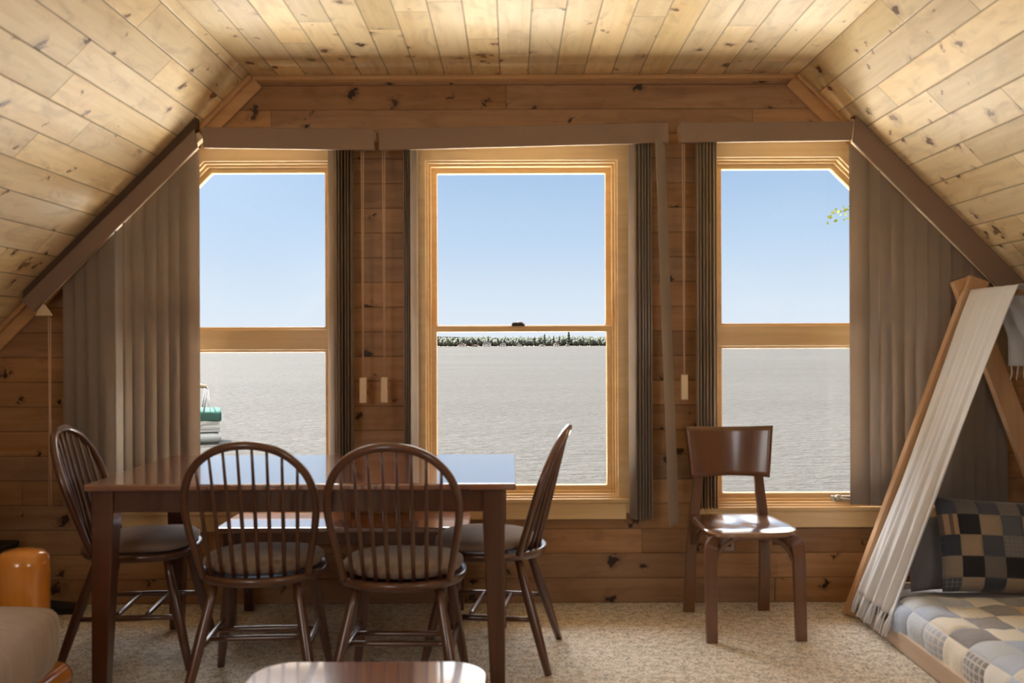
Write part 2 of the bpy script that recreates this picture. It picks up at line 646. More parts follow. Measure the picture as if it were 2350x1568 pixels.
M['bounce_slab'] = plain('pale_bounce_slab', (.84, .80, .72), .8, .2)
M['soil'] = plain('soil_bank', (.16, .17, .08), .9, .1)


def carpet():
    g = G('berber_carpet')
    co = g.coord('Object')
    a = g.noise(co, 95.0, 3.0, .65)
    b = g.noise(co, 30.0, 2.0, .6)
    f = g.sstep(g.math('ADD', g.math('MULTIPLY', a, .65), g.math('MULTIPLY', b, .35)), .36, .60)
    c = g.mix(f, (.28, .24, .18), (.84, .78, .69))
    n = g.bump(g.math('ADD', a, g.math('MULTIPLY', b, .5)), .8, .012)
    return g.end(g.bsdf(c, .95, .1, n, sheen=.2))


def glass_pane():
    g = G('window_glass')
    fr = g.n('ShaderNodeFresnel')
    fr.inputs[0].default_value = 1.45
    tr = g.n('ShaderNodeBsdfTransparent')
    tr.inputs[0].default_value = (.985, .99, .99, 1)
    gl = g.n('ShaderNodeBsdfGlossy')
    gl.inputs['Roughness'].default_value = .02
    mx = g.n('ShaderNodeMixShader', {0: g.math('MULTIPLY', fr.outputs[0], .5), 1: tr.outputs[0], 2: gl.outputs[0]})
    return g.end(mx.outputs[0])


def lake_mat():
    g = G('lake_water')
    co = g.coord('Object')
    w1 = g.noise(g.vmul(co, (.55, 1.5, 1)), 1.0, 4.0, .62, .4)
    w2 = g.noise(g.vmul(co, (1.9, 4.6, 1)), 1.0, 2.0, .55)
    w3 = g.noise(g.vmul(co, (.012, .05, 1)), 1.0, 3.0, .5)
    h = g.math('ADD', g.math('MULTIPLY', w1, 1.0), g.math('MULTIPLY', w2, .28))
    nrm = g.bump(h, 1.0, .62)
    c = g.mix(g.sstep(w3, .3, .7), (.0185, .0171, .0153), (.0212, .0198, .0179))
    return g.end(g.bsdf(c, .40, .02, nrm, ior=1.33))


def leaf_mat(name, a, b, tr=.3, sc=3.0):
    g = G(name)
    n = g.noise(g.coord('Object'), sc, 4.0, .7)
    c = g.mix(g.sstep(n, .3, .7), a, b)
    s = g.bsdf(c, .8, .1)
    if tr:
        t = g.n('ShaderNodeBsdfTranslucent', {'Color': c})
        s = g.n('ShaderNodeMixShader', {0: tr, 1: s, 2: t.outputs[0]}).outputs[0]
    return g.end(s)


M['carpet'] = carpet()
M['glass'] = glass_pane()
M['lake'] = lake_mat()
M['tree_a'] = leaf_mat('shore_tree_dark', (.022, .026, .018), (.034, .038, .026), .3, .5)
M['tree_b'] = leaf_mat('shore_tree_mid', (.026, .029, .020), (.038, .041, .026), .3, .5)
M['tree_c'] = leaf_mat('shore_tree_light', (.034, .040, .016), (.048, .054, .024), .4, .5)
M['forest'] = leaf_mat('forest_mass', (.023, .026, .021), (.033, .036, .027), .3, .12)
M['hill'] = leaf_mat('far_hill', (.055, .060, .054), (.064, .068, .060), .3, .05)
M['birch_leaf'] = leaf_mat('birch_leaf', (.030, .040, .006), (.085, .090, .018), .4, 9)
M['cot_wall'] = plain('cottage_wall', (.20, .19, .175), .8)
M['cot_red'] = plain('cottage_red_roof', (.085, .042, .03), .8)
M['cot_grey'] = plain('cottage_grey_roof', (.065, .065, .06), .8)
M['sand'] = plain('beach_sand', (.08, .065, .05), .9)

# ------------------------------------------------------------------ room shell
YW = 4.58                       # inner face of the window wall
X0, HC = .052, 2.52             # ridge axis, flat ceiling height
HL, HR = 1.292, 1.312           # half widths of the flat ceiling
KL, KR = -2.95, 3.05            # knee walls
YB = -2.6                       # wall behind


def zc(x):
    if x < X0 - HL:
        return HC - (X0 - HL - x)
    if x > X0 + HR:
        return HC - (x - X0 - HR)
    return HC


S = YW / 2200


def wx_(px):
    return (px - 1175) * S


def pxp(px, py, d):
    return Vector(((px - 1175) * d / 2200, d, 1.25 - (py - 785) * d / 2200))


# floor
m = MB()
m.box((KL - .1, YB - .1, -.12), (KR + .1, YW + .15, 0))
struct(m.build('floor', M['carpet']))


def slab(name, a, b, out, mat):
    """board-clad plane between two (x, z) lines, running along y; out = outward offset"""
    g_ = MB()
    a, b, out = Vector((a[0], 0, a[1])), Vector((b[0], 0, b[1])), Vector((out[0], 0, out[1]))
    L_ = (b - a).length
    e = Vector((0, 1, 0))
    y0, y1 = YB - .1, YW + .16
    v = [a + e * y0, b + e * y0, b + e * y1, a + e * y1]
    w = [p + out for p in v]
    uvq = [(y0, 0), (y0, L_), (y1, L_), (y1, 0)]
    z4 = [(0, 0)] * 4
    g_.add(v + w, [(0, 1, 2, 3), (7, 6, 5, 4), (0, 4, 5, 1), (1, 5, 6, 2), (2, 6, 7, 3), (3, 7, 4, 0)], [uvq, uvq, z4, z4, z4, z4])
    return struct(g_.build(name, mat))


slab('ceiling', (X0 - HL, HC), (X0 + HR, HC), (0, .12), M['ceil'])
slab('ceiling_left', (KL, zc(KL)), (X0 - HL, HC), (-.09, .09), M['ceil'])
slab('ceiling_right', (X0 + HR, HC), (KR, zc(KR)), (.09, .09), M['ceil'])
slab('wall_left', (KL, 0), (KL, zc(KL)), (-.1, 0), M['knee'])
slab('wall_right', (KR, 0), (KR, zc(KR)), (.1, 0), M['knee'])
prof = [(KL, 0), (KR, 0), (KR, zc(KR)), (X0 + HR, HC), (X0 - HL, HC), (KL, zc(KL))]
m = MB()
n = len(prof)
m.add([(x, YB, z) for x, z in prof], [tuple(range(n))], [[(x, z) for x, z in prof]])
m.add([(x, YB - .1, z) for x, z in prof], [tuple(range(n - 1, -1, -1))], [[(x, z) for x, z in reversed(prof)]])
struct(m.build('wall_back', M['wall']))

# ---- the three windows (clear glass outlines, x/z at the glass)
YG = YW + .060
GL = [(-1.8645, .505), (-.9006, .505), (-.9006, 2.066), (-1.4447, 2.066), (-1.8645, 1.646)]
GR = [(1.0124, .516), (1.987, .516), (1.987, 1.629), (1.5396, 2.0768), (1.0124, 2.0768)]
GC = [(-.3628, .558), (.4560, .558), (.4560, 2.066), (-.3628, 2.066)]
HOLE = .052
holes = [inset(p, -HOLE) for p in (GL, GC, GR)]

# window wall, with the three openings cut through it
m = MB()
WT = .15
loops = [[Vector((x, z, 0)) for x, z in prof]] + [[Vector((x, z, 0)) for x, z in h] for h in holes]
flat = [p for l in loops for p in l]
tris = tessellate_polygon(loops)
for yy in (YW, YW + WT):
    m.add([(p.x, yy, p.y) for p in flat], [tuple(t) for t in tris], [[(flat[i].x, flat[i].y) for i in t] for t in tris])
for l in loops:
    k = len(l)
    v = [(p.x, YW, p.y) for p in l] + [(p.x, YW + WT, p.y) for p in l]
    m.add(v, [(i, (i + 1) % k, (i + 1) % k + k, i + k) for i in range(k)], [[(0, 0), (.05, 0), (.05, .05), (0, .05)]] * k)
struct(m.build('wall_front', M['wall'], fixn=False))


def window(name, glass, mull, outer_w, hung=False):
    """casing, jamb, sashes, panes of one window; mull = (z0, z1) of the rail between the panes"""
    w = frame_thing(name)
    hole = inset(glass, -HOLE)
    case_in = inset(glass, -HOLE + .006)
    MB().ring_y(inset(hole, -outer_w), case_in, YW - .020, YW).build('casing', M['casing'], w, bevel=.004)
    MB().ring_y(hole, inset(hole, .016), YW - .004, YW + .13).build('jamb', M['casing'], w, bevel=.002)
    MB().ring_y(inset(hole, .016), inset(hole, .028), YW + .022, YW + .05).build('stop', M['sash'], w, bevel=.003)
    x0, x1 = min(p[0] for p in glass), max(p[0] for p in glass)
    zb = min(p[1] for p in glass)
    zm0, zm1 = mull
    lowp = [(x0, zb), (x1, zb), (x1, zm0), (x0, zm0)]
    upp = [(x0, zm1), (x1, zm1)] + list(glass[2:])
    yu, yl = (YG + .035, YG - .005) if hung else (YG, YG)
    us = MB().ring_y(inset(upp, -.030), upp, yu - .018, yu + .018).build('upper_sash', M['sash'], w, bevel=.005)
    MB().prism_y(inset(upp, -.006), yu - .003, yu + .003).build('pane', M['glass'], us, world=False)
    ls = MB().ring_y(inset(lowp, -.030), lowp, yl - .018, yl + .018).build('lower_sash', M['sash'], w, bevel=.005)
    MB().prism_y(inset(lowp, -.006), yl - .003, yl + .003).build('pane', M['glass'], ls, world=False)
    if not hung:
        MB().box((x0 - .035, YW + .028, zm0 + .012), (x1 + .035, YW + .13, zm1 - .012)).build('mullion', M['casing'], w, bevel=.004)
    # inner sill and the board under it
    zs = zb - .055
    MB().box((x0 - .10, YW - .036, zs - .022), (x1 + .10, YW + .05, zs)).build('sill', M['casing'], w, bevel=.006)
    MB().box((x0 - .085, YW - .027, zs - .10), (x1 + .085, YW - .001, zs - .022)).build('apron', M['casing'], w, bevel=.004)
    return w, us, ls


w1, _, _ = window('window_1', GL, (1.2015, 1.3238), .075)
w2, _, low2 = window('window_2', GC, (1.296, 1.330), .075, hung=True)
w3, _, low3 = window('window_3', GR, (1.212, 1.334), .075)
# meeting-rail lock of the middle window
m = MB()
lx = (1190 - 1175) * 4.62 / 2200
m.box((lx - .033, YG - .03, 1.3255), (lx + .03, YG + .012, 1.336))
m.lathe((lx + .006, YG - .01, 1.336), [(.020, 0), (.017, .006), (.008, .010)], 14)
m.beam((lx + .006, YG - .012, 1.340), (lx - .028, YG - .03, 1.338), .010, .007)
m.build('sash_lock', M['iron'], w2, bevel=.002)
# crank of the right window
m = MB()
cx = (1928 - 1175) * 4.6 / 2200
m.box((cx - .045, YW + .012, .478), (cx + .075, YW + .042, .505))
m.lathe((cx - .015, YW + .012, .494), [(.018, 0), (.016, .012), (.006, .016)], 14, (0, -1, .3))
m.beam((cx - .012, YW - .004, .496), (cx + .05, YW - .008, .486), .010, .008)
m.build('crank_handle', M['greymetal'], w3, bevel=.002)

# trims where the window wall meets the ceiling
m = MB()
m.add([(X0 - HL - .01, YW, HC - .030), (X0 + HR + .01, YW, HC - .030), (X0 + HR + .01, YW, HC), (X0 - HL - .01, YW, HC),
       (X0 - HL - .01, YW - .026, HC - .020), (X0 + HR + .01, YW - .026, HC - .020), (X0 + HR + .01, YW - .026, HC), (X0 - HL - .01, YW - .026, HC)],
      [(3, 2, 1, 0), (4, 5, 6, 7), (0, 1, 5, 4), (1, 2, 6, 5), (2, 3, 7, 6), (3, 0, 4, 7)])
struct(m.build('trim_1', M['trim_x'], bevel=.004))
for nm, sgn, hx in (('trim_2', -1, HL), ('trim_3', 1, HR)):
    a = (X0 + sgn * hx, HC)
    k = KL if sgn < 0 else KR
    b = (k, zc(k))
    w_ = .075
    dn = (-sgn * w_ * .7071, -w_ * .7071)
    poly = [a, b, (b[0] + dn[0], b[1] + dn[1]), (a[0] + dn[0], a[1] + dn[1])]
    if sgn > 0:
        poly.reverse()
    struct(MB().prism_y(poly, YW - .020, YW).build(nm, M['trim_x'], bevel=.004))
    dn2 = (-sgn * .022 * .7071, -.022 * .7071)
    poly = [a, b, (b[0] + dn2[0], b[1] + dn2[1]), (a[0] + dn2[0], a[1] + dn2[1])]
    if sgn > 0:
        poly.reverse()
    struct(MB().prism_y(poly, YW - .050, YW - .020).build('trim_4' if sgn < 0 else 'trim_5', M['trim_x'], bevel=.006))

# unseen roof overhang, added and lengthened to keep direct sun out of the room
ov = [(KL - .8, zc(KL) - .8 + .5), (X0 - HL, HC + .5), (X0 + HR, HC + .5), (KR + .8, zc(KR) - .8 + .5)]
for i in range(3):
    a, b = ov[i], ov[i + 1]
    struct(MB().prism_y([a, b, (b[0], b[1] + .18), (a[0], a[1] + .18)], YW + .17, YW + 1.55).build('trim_%d' % (6 + i), M['trim_x']))

# ------------------------------------------------------------------ vertical blinds
YV = 4.47                       # plane the vanes hang in
YF = 4.43                       # face of the valances


def vane(mb, xc, ztop, zbot, ang, y=YV, w=.089, lean=0.0):
    """one slightly bowed cloth vane; ztop is a function of x"""
    ca, sa = math.cos(R(ang)), math.sin(R(ang))
    q = 6
    v = []
    for i in range(q + 1):
        s_ = i / q - .5
        bow = .006 * (1 - 4 * s_ * s_)
        x = xc + s_ * w * ca - bow * sa
        yy = y + s_ * w * sa + bow * ca
        for zt in (0, 1):
            top = ztop(x)
            z = top if zt else zbot
            v.append((x + (lean if not zt else 0), yy, z))
    mb.add(v, [(2 * i, 2 * i + 2, 2 * i + 3, 2 * i + 1) for i in range(q)])


def blind(name_label, loc, vanes, ztop, valance, cords, zbot=.485):
    b = thing('vertical_blind', name_label, 'blind', loc)
    for xc, ang, *rest in vanes:
        mb = MB()
        vane(mb, xc, ztop, rest[0] if rest else zbot, ang, lean=rest[1] if len(rest) > 1 else 0)
        mb.build('vane', M['vane'], b, smooth=True, solid=.0012, fixn=False)
    # valance: front board, rail behind it
    pa, pb, pc, pd = valance        # top-left, top-right, bottom-right, bottom-left (x, z)
    MB().prism_y([pd, pc, pb, pa], YF - .012, YF).build('valance', M['valance'], b, bevel=.003)
    e = Vector((pb[0] - pa[0], pb[1] - pa[1])).normalized()
    dwn = Vector((pd[0] - pa[0], pd[1] - pa[1])).normalized()
    hb = (Vector(pd) - Vector(pa)).length
    a2, b2 = Vector(pd) - dwn * (hb * .42), Vector(pc) - dwn * (hb * .42)
    d2, c2 = Vector(pd) - dwn * .003, Vector(pc) - dwn * .003
    MB().prism_y([tuple(d2), tuple(c2), tuple(b2), tuple(a2)], YF, YF + .022).build('valance_lip', M['cream'], b, bevel=.003)
    if abs(e.y) > .3:                # dark strip added for the shade between sloping valance and ceiling
        za, zb_ = zc(pa[0]) - .004, zc(pb[0]) - .004
        MB().prism_y([pa, pb, (pb[0], zb_), (pa[0], za)], YF + .012, YF + .065).build('shade_strip', M['dark_strip'], b)
    a3, b3 = Vector(pa) + dwn * .008, Vector(pb) + dwn * .008
    c3, d3 = Vector(pb) + dwn * .045, Vector(pa) + dwn * .045
    MB().prism_y([tuple(d3), tuple(c3), tuple(b3), tuple(a3)], YF + .022, YF + .065).build('head_rail', M['cream'], b, bevel=.003)
    for cxp, z0, z1, wgt in cords:
        cb = MB()
        for o_ in (-.005, .005):
            cb.tube([(cxp + o_, YF + .012, z0), (cxp + o_ * .6, YF + .012, (z0 + z1) / 2), (cxp + o_ * (.3 if wgt else 1), YF + .012, z1)], .0022, 6)
        c_ = cb.build('pull_cord', M['cord'], b, smooth=True)
        if wgt:
            MB().box((cxp - .016, YF, z1 - .118), (cxp + .016, YF + .024, z1)).build('cord_weight', M['cream'], c_, bevel=.004)
    return b


def vx(px):
    return (px - 1175) * YV / 2200


def vz(py, d=YF):
    return 1.25 - (py - 785) * d / 2200


def fx(px):
    return (px - 1175) * YF / 2200


# left slope blind, spread over the left part of the first window
lv = [(-2.045, 14), (-1.990, 15), (-1.935, 14), (-1.882, 16), (-1.822, 74)] + [(vx(p), a) for p, a in ((303, 52), (327, 26), (355, 22), (383, 24), (411, 20), (436, 16))]
bl = blind('taupe vertical blind spread under the left roof slope', (-1.8, YF, 1.2), lv,
           lambda x: 3.615 + x, [(fx(50), vz(688)), (fx(449), vz(296)), (fx(457), vz(338)), (fx(80), vz(713))],
           [(fx(111), vz(722), vz(1160), False)])
m = MB()
m.add([pxp(80, 722, 4.385), pxp(122, 722, 4.385), pxp(104, 696, 4.385), pxp(97, 696, 4.385),
       pxp(80, 722, 4.44), pxp(122, 722, 4.44), pxp(104, 696, 4.44), pxp(97, 696, 4.44)],
      [(3, 2, 1, 0), (4, 5, 6, 7), (0, 1, 5, 4), (1, 2, 6, 5), (2, 3, 7, 6), (3, 0, 4, 7)])
m.build('cord_pulley', M['cream'], bl, bevel=.003)

sv = [(vx(762), 122)] + [(vx(775) + .0140 * i, 95 - 1.5 * (i % 3)) for i in range(6)]
blind('taupe vertical blind bunched between the left and middle windows, left window\'s own', (-.8, YF, 1.3), sv, lambda x: vz(330),
      [(fx(466), vz(291)), (fx(861), vz(297)), (fx(861), vz(346)), (fx(470), vz(339))],
      [(fx(832), vz(346), vz(867), True)])
cv = [(vx(930) + .010 * i, 93 - i, .49) for i in range(3)] + [(vx(944), 78, .49), (vx(951), 72, .49)] + [(vx(1452), 107)] + [(vx(1464) + .0135 * i, 98 + 2 * (i % 2)) for i in range(5)] + [(vx(1509), 35, vz(1194, YV), .045)]
cv = cv[:-1]
bc = blind('taupe vertical blind drawn open on both sides of the middle window', (.05, YF, 1.3), cv, lambda x: vz(322),
           [(fx(872), vz(297)), (fx(1535), vz(284)), (fx(1535), vz(331)), (fx(872), vz(346))],
           [(fx(881), vz(346), vz(866), True)], zbot=vz(1192, YV))
# one vane of the middle blind hangs askew
m = MB()
xa, xb = vx(1511), vx(1533)
ztp, zbt = vz(322), vz(1194, YV)
m.add([(xa - .027, YV - .100, ztp), (xa + .027, YV - .034, ztp), (xb + .029, YV - .114, zbt + .008), (xb - .028, YV - .180, zbt - .004)], [(0, 1, 2, 3)])
o = m.build('vane', M['vane'], bc, solid=.0012, fixn=False)
rv = [(vx(1600) + .015 * i, 81 + 2 * (i % 3)) for i in range(7)]
blind('taupe vertical blind bunched beside the right window, behind the plywood chair', (1.1, YF, 1.3), rv, lambda x: vz(318),
      [(fx(1561), vz(284)), (fx(1960), vz(283)), (fx(1954), vz(327)), (fx(1561), vz(331))],
      [(fx(1571), vz(331), vz(862), True)], zbot=vz(1168, YV))
sl = [(vx(p), a) for p, a in ((1973, -13), (1999, -42), (2024, -30), (2052, -18), (2078, -27), (2106, -34), (2133, -24), (2160, -27), (2186, -20), (2212, -22), (2238, -16), (2264, -14), (2288, -12))]
blind('taupe vertical blind spread under the right roof slope behind the white cloth', (1.9, YF, 1.2), sl,
      lambda x: 3.750 - x, [(fx(1964), vz(268)), (fx(2372), vz(672)), (fx(2335), vz(712)), (fx(1957), vz(331))], [], zbot=vz(1163, YV))

# wall socket behind the plywood chair
so = thing('wall_socket', 'beige wall socket low on the boards behind the plywood chair', 'socket', (wx_(1662), YW, .25))
MB().box((wx_(1648), YW - .008, vz(1266, YW)), (wx_(1683), YW, vz(1236, YW))).build('cover_plate', M['outlet'], so, bevel=.002)
MB().box((wx_(1656), YW - .022, vz(1256, YW)), (wx_(1674), YW - .008, vz(1246, YW))).build('outlet', M['iron'], so, bevel=.002)

# ------------------------------------------------------------------ dining table
TX0, TX1, TY0, TY1, TZ = -1.512, .012, 3.375, 4.250, .75
tb = thing('dining_table', 'dark cherry rectangular dining table by the windows', 'table', ((TX0 + TX1) / 2, (TY0 + TY1) / 2, 0))
MB().box((TX0, TY0, TZ - .024), (TX1, TY1, TZ)).build('tabletop', M['cherry_top'], tb, bevel=.006, seg=3)
m = MB()
li = .022
for a, b in (((TX0 + .05, TY0 + .040, TZ - .105), (TX1 - .07, TY0 + .062, TZ - .024)), ((TX0 + .05, TY1 - .062, TZ - .105), (TX1 - .07, TY1 - .040, TZ - .024)),
             ((TX0 + .040, TY0 + .05, TZ - .105), (TX0 + .062, TY1 - .05, TZ - .024)), ((TX1 - .072, TY0 + .05, TZ - .105), (TX1 - .050, TY1 - .05, TZ - .024))):
    m.box(a, b)
m.build('apron', M['cherry'], tb, bevel=.002)
for sx, sy in ((0, 0), (1, 0), (0, 1), (1, 1)):
    x_o = TX0 + .016 if sx == 0 else TX1 - .040
    y_o = TY0 + .025 if sy == 0 else TY1 - .025
    dx, dy = (1 if sx == 0 else -1), (1 if sy == 0 else -1)
    t_, b_ = .078, .052

    def sq(s_, z, inx=0):
        xs = sorted((x_o, x_o + dx * s_))
        ys = sorted((y_o, y_o + dy * s_))
        return [(xs[0], ys[0], z), (xs[1], ys[0], z), (xs[1], ys[1], z), (xs[0], ys[1], z)]
    mb = MB()
    mb.disc_stack([sq(b_, 0), sq(t_, TZ - .13), sq(t_, TZ - .024)])
    mb.build('leg', M['cherry'], tb, bevel=.004)

# bench on the window side of the table
bn = thing('bench', 'dark wooden bench tucked behind the dining table below the windows', 'bench', (-.74, 4.325, 0))
MB().box((-1.286, 4.13, .425), (-.19, 4.515, .45)).build('bench_seat', M['cherry_top'], bn, bevel=.008, seg=3)
m = MB()
m.box((-1.24, 4.16, .37), (-.24, 4.18, .425))
m.box((-1.24, 4.465, .37), (-.24, 4.485, .425))
m.box((-1.24, 4.18, .37), (-1.22, 4.465, .425))
m.box((-.26, 4.18, .37), (-.24, 4.465, .425))
m.build('apron', M['cherry'], bn, bevel=.002)
for bx in (-1.255, -.275):
    for by in (4.15, 4.445):
        MB().hexa([(bx + .006, by + .006, 0), (bx + .046, by + .006, 0), (bx + .046, by + .046, 0), (bx + .006, by + .046, 0)],
                  [(bx, by, .425), (bx + .052, by, .425), (bx + .052, by + .052, .425), (bx, by + .052, .425)]).build('leg', M['cherry'], bn, bevel=.003)

# ------------------------------------------------------------------ bow-back dining chairs


def seat_outline(k, sc=1.0, n_=48):
    a = 2 * math.pi * k / n_
    c, s_ = math.cos(a), math.sin(a)
    ex = 2.9 if s_ > 0 else 2.25
    r = (abs(c) ** ex + abs(s_) ** ex) ** (-1 / ex)
    x = .228 * r * c
    y = .222 * r * s_
    x *= 1 - .10 * max(0, -s_) ** 1.5
    return x * sc, y * sc


def dining_chair(label):
    t = thing('dining_chair', label, 'chair', (0, 0, 0), 0, 'bow back dining chairs around the table')
    n_ = 48
    rings = []
    for sc, z in ((.55, .408), (.86, .409), (.955, .414), (1.0, .428), (1.0, .437), (.985, .4425), (.955, .4445), (.88, .4435), (.7, .437), (.4, .433), (.1, .433)):
        rings.append([(*seat_outline(k, sc, n_), z) for k in range(n_)])
    MB().disc_stack(rings).build('seat', M['walnut'], t, world=False, smooth=True)
    # splayed legs, slightly swollen in the middle
    feet = {}
    for nm, (tx, ty, bx, by) in {'fl': (-.150, .135, -.208, .235), 'fr': (.150, .135, .208, .235), 'rl': (-.140, -.125, -.222, -.250), 'rr': (.140, -.125, .222, -.250)}.items():
        a, b = Vector((tx, ty, .418)), Vector((bx, by, 0))
        feet[nm] = (a, b)
        pts = [a.lerp(b, q) for q in (0, .15, .4, .6, .85, 1)]
        MB().tube(pts, [.014, .0165, .0200, .0195, .0165, .0140], 12).build('leg', M['walnut'], t, world=False, smooth=True)

    def on(nm, z):
        a, b = feet[nm]
        return a.lerp(b, (a.z - z) / a.z)
    zs = .195
    side = []
    for l_, r_ in (('rl', 'fl'), ('rr', 'fr')):
        a, b = on(l_, zs), on(r_, zs)
        pts = [a.lerp(b, q) for q in (0, .2, .5, .8, 1)]
        MB().tube(pts, [.0085, .0105, .0125, .0105, .0085], 10).build('stretcher', M['walnut'], t, world=False, smooth=True)
        side.append((a, b))
    for q in (.36, .66):
        a, b = side[0][0].lerp(side[0][1], q), side[1][0].lerp(side[1][1], q)
        pts = [a.lerp(b, w_) for w_ in (0, .2, .5, .8, 1)]
        MB().tube(pts, [.0080, .0100, .0115, .0100, .0080], 10).build('stretcher', M['walnut'], t, world=False, smooth=True)
    # bow and spindles in a leaning plane
    half = [(.180, 0), (.196, .09), (.212, .18), (.220, .26), (.214, .33), (.190, .395), (.142, .452), (.078, .487), (0, .499)]
    ctrl = half + [(-x, s_) for x, s_ in reversed(half[:-1])]
    yb, lean = -.128, R(19)

    def bow(x, s_):
        return Vector((x, yb - .02 * (1 - (x / .22) ** 2) - s_ * math.sin(lean), .438 + s_ * math.cos(lean)))
    pts = [bow(p.x, p.y) for p in smooth_path([Vector((x, s_, 0)) for x, s_ in ctrl], 5)]
    k = len(pts)
    MB().tube(pts, [.0125 + .0025 * (1 - abs(2 * i / (k - 1) - 1)) for i in range(k)], 12).build('back_bow', M['walnut'], t, world=False, smooth=True)
    for i in range(8):
        f = (i - 3.5) / 3.5
        xb = f * .148
        xt = f * .168
        # height of the bow at xt
        st = 0
        for j in range(k // 2):
            pass
        best = max((p for p in smooth_path([Vector((x, s_, 0)) for x, s_ in ctrl], 12)), key=lambda p: -abs(p.x - xt) * 50 + p.y)
        st = best.y
        a = Vector((xb, -.150 - .040 * (1 - f * f), .438))
        b = bow(xt, st)
        ps = [a.lerp(b, q) for q in (0, .25, .5, .8, 1)]
        MB().tube(ps, [.0070, .0078, .0068, .0055, .0048], 8).build('spindle', M['walnut'], t, world=False, smooth=True)
    return t


def seat_cushion(label):
    t = []
    n_ = 40
    for sc, z in ((.30, .444), (.80, .4445), (.93, .450), (.965, .460), (.955, .472), (.90, .482), (.75, .489), (.45, .492), (.1, .490)):
        ring = []
        for k in range(n_):
            x, y = seat_outline(k, sc, n_)
            x *= .97
            y = y * .93 + .018
            ring.append((x, y, z + .0035 * noise.noise(Vector((x * 11, y * 11, 1.7 + z * 20)))))
        t.append(ring)
    o_ = MB().disc_stack(t).build('seat_cushion', M['cushion'], None, smooth=True)
    return tag(o_, label, 'cushion', 'taupe seat cushions')


CH = [((-.905, 3.475), R(3.5), 'bow back chair seen from behind, in front of the table, beside its left front leg', 'taupe pad on the near chair closer to the left table leg'),
      ((-.392, 3.405), R(-1.5), 'bow back chair seen from behind, in front of the table, nearer its right leg', 'taupe pad on the near chair closer to the right table leg'),
      ((-.085, 3.84), R(82), 'bow back chair seen edge on at the right end of the table', 'taupe pad on the chair at the right end of the table'),
      ((-1.489, 3.85), R(-85), 'bow back chair at the left end of the table by the log sofa', 'taupe pad on the chair at the left end of the table')]
ch0 = dining_chair(CH[0][2])
ch0.location = (*CH[0][0], 0)
ch0.rotation_euler = (0, 0, CH[0][1])
cu0 = seat_cushion(CH[0][3])
cu0.location = (*CH[0][0], 0)
cu0.rotation_euler = (0, 0, CH[0][1])
for (p, a, lb, lc) in CH[1:]:
    dup(ch0, (*p, 0), a, lb)
    dup(cu0, (*p, 0), a + R(random.uniform(-4, 4)), lc)

# ------------------------------------------------------------------ bent plywood chair
pc = thing('side_chair', 'bent plywood side chair with curved back panel, alone by the right window', 'chair', (.998, 4.20, 0), R(3))
# local: front is -y
m = MB()


def ply(u, v):
    s_, q = u - .5, v - .5
    e = 5.0
    w_ = .405 - .035 * v
    x = s_ * w_
    y = q * .420
    # rounded corners
    rx, ry = abs(2 * s_), abs(2 * q)
    sc = 1.0
    if rx > 0 and ry > 0:
        mx_ = max(rx, ry)
        sc = mx_ / ((rx ** e + ry ** e) ** (1 / e))
    z = .447 - .013 * math.exp(-((s_ - .20) / .17) ** 2 - ((q - .05) / .28) ** 2) - .013 * math.exp(-((s_ + .20) / .17) ** 2 - ((q - .05) / .28) ** 2) - (.010 * max(0, -q - .34) / .16)
    return Vector((x * sc, y * sc - .005, z))


m.grid(ply, 24, 24)
m.build('seat', M['ply_seat'], pc, world=False, smooth=True, solid=.018)
m = MB()


def backp(u, v):
    s_ = u - .5
    w_ = .36 + .045 * v
    x = s_ * w_
    z = .632 + v * .222 + .012 * (2 * s_) ** 2 * (v - .35)
    y = .185 + .022 * v - .050 * (2 * s_) ** 2
    return Vector((x, y + .012, z))


m.grid(backp, 20, 10)
m.build('backrest', M['bentwood'], pc, world=False, smooth=True, solid=.012, bevel=.003)
for s_ in (-1, 1):
    # front leg, bent over under the seat
    pts = smooth_path([(s_ * .188, -.225, 0), (s_ * .187, -.216, .20), (s_ * .185, -.206, .365), (s_ * .177, -.197, .402), (s_ * .150, -.178, .412), (s_ * .10, -.14, .413)], 5)
    mb = MB()
    for i in range(len(pts) - 1):
        pass
    k = len(pts)
    loops_ = []
    for i, p in enumerate(pts):
        tdir = (pts[min(i + 1, k - 1)] - pts[max(i - 1, 0)]).normalized()
        sd = Vector((0, 1, 0))
        nr = sd.cross(tdir).normalized()
        sd = tdir.cross(nr).normalized()
        w2_, h2_ = (.012, .0225 + .004 * min(1, i / k * 2))
        loops_.append([p + sd * (a * w2_) + nr * (b * h2_) for a, b in ((-1, -1), (1, -1), (1, 1), (-1, 1))])
    mb.disc_stack(loops_).build('leg', M['bentwood'], pc, world=False, bevel=.003)
    # rear leg, running up as the back post
    mb = MB()
    pts = smooth_path([(s_ * .175, .232, 0), (s_ * .172, .205, .25), (s_ * .160, .190, .44), (s_ * .142, .190, .60), (s_ * .128, .200, .79)], 5)
    loops_ = []
    for i, p in enumerate(pts):
        f = i / (len(pts) - 1)
        w2_ = .026 - .006 * f
        loops_.append([p + Vector((a * w2_, b * .012, 0)) for a, b in ((-1, -1), (1, -1), (1, 1), (-1, 1))])
    mb.disc_stack(loops_).build('leg', M['bentwood'], pc, world=False, bevel=.003)
for yy, rr in ((-.195, .165), (.190, .150)):
    arc = smooth_path([(-rr, yy, .330), (-rr + .022, yy, .375), (-rr + .065, yy, .412), (-.06, yy, .424), (.06, yy, .424), (rr - .065, yy, .412), (rr - .022, yy, .375), (rr, yy, .330)], 4)
    MB().tube(arc, .0095, 8).build('brace', M['bentwood'], pc, world=False, smooth=True)
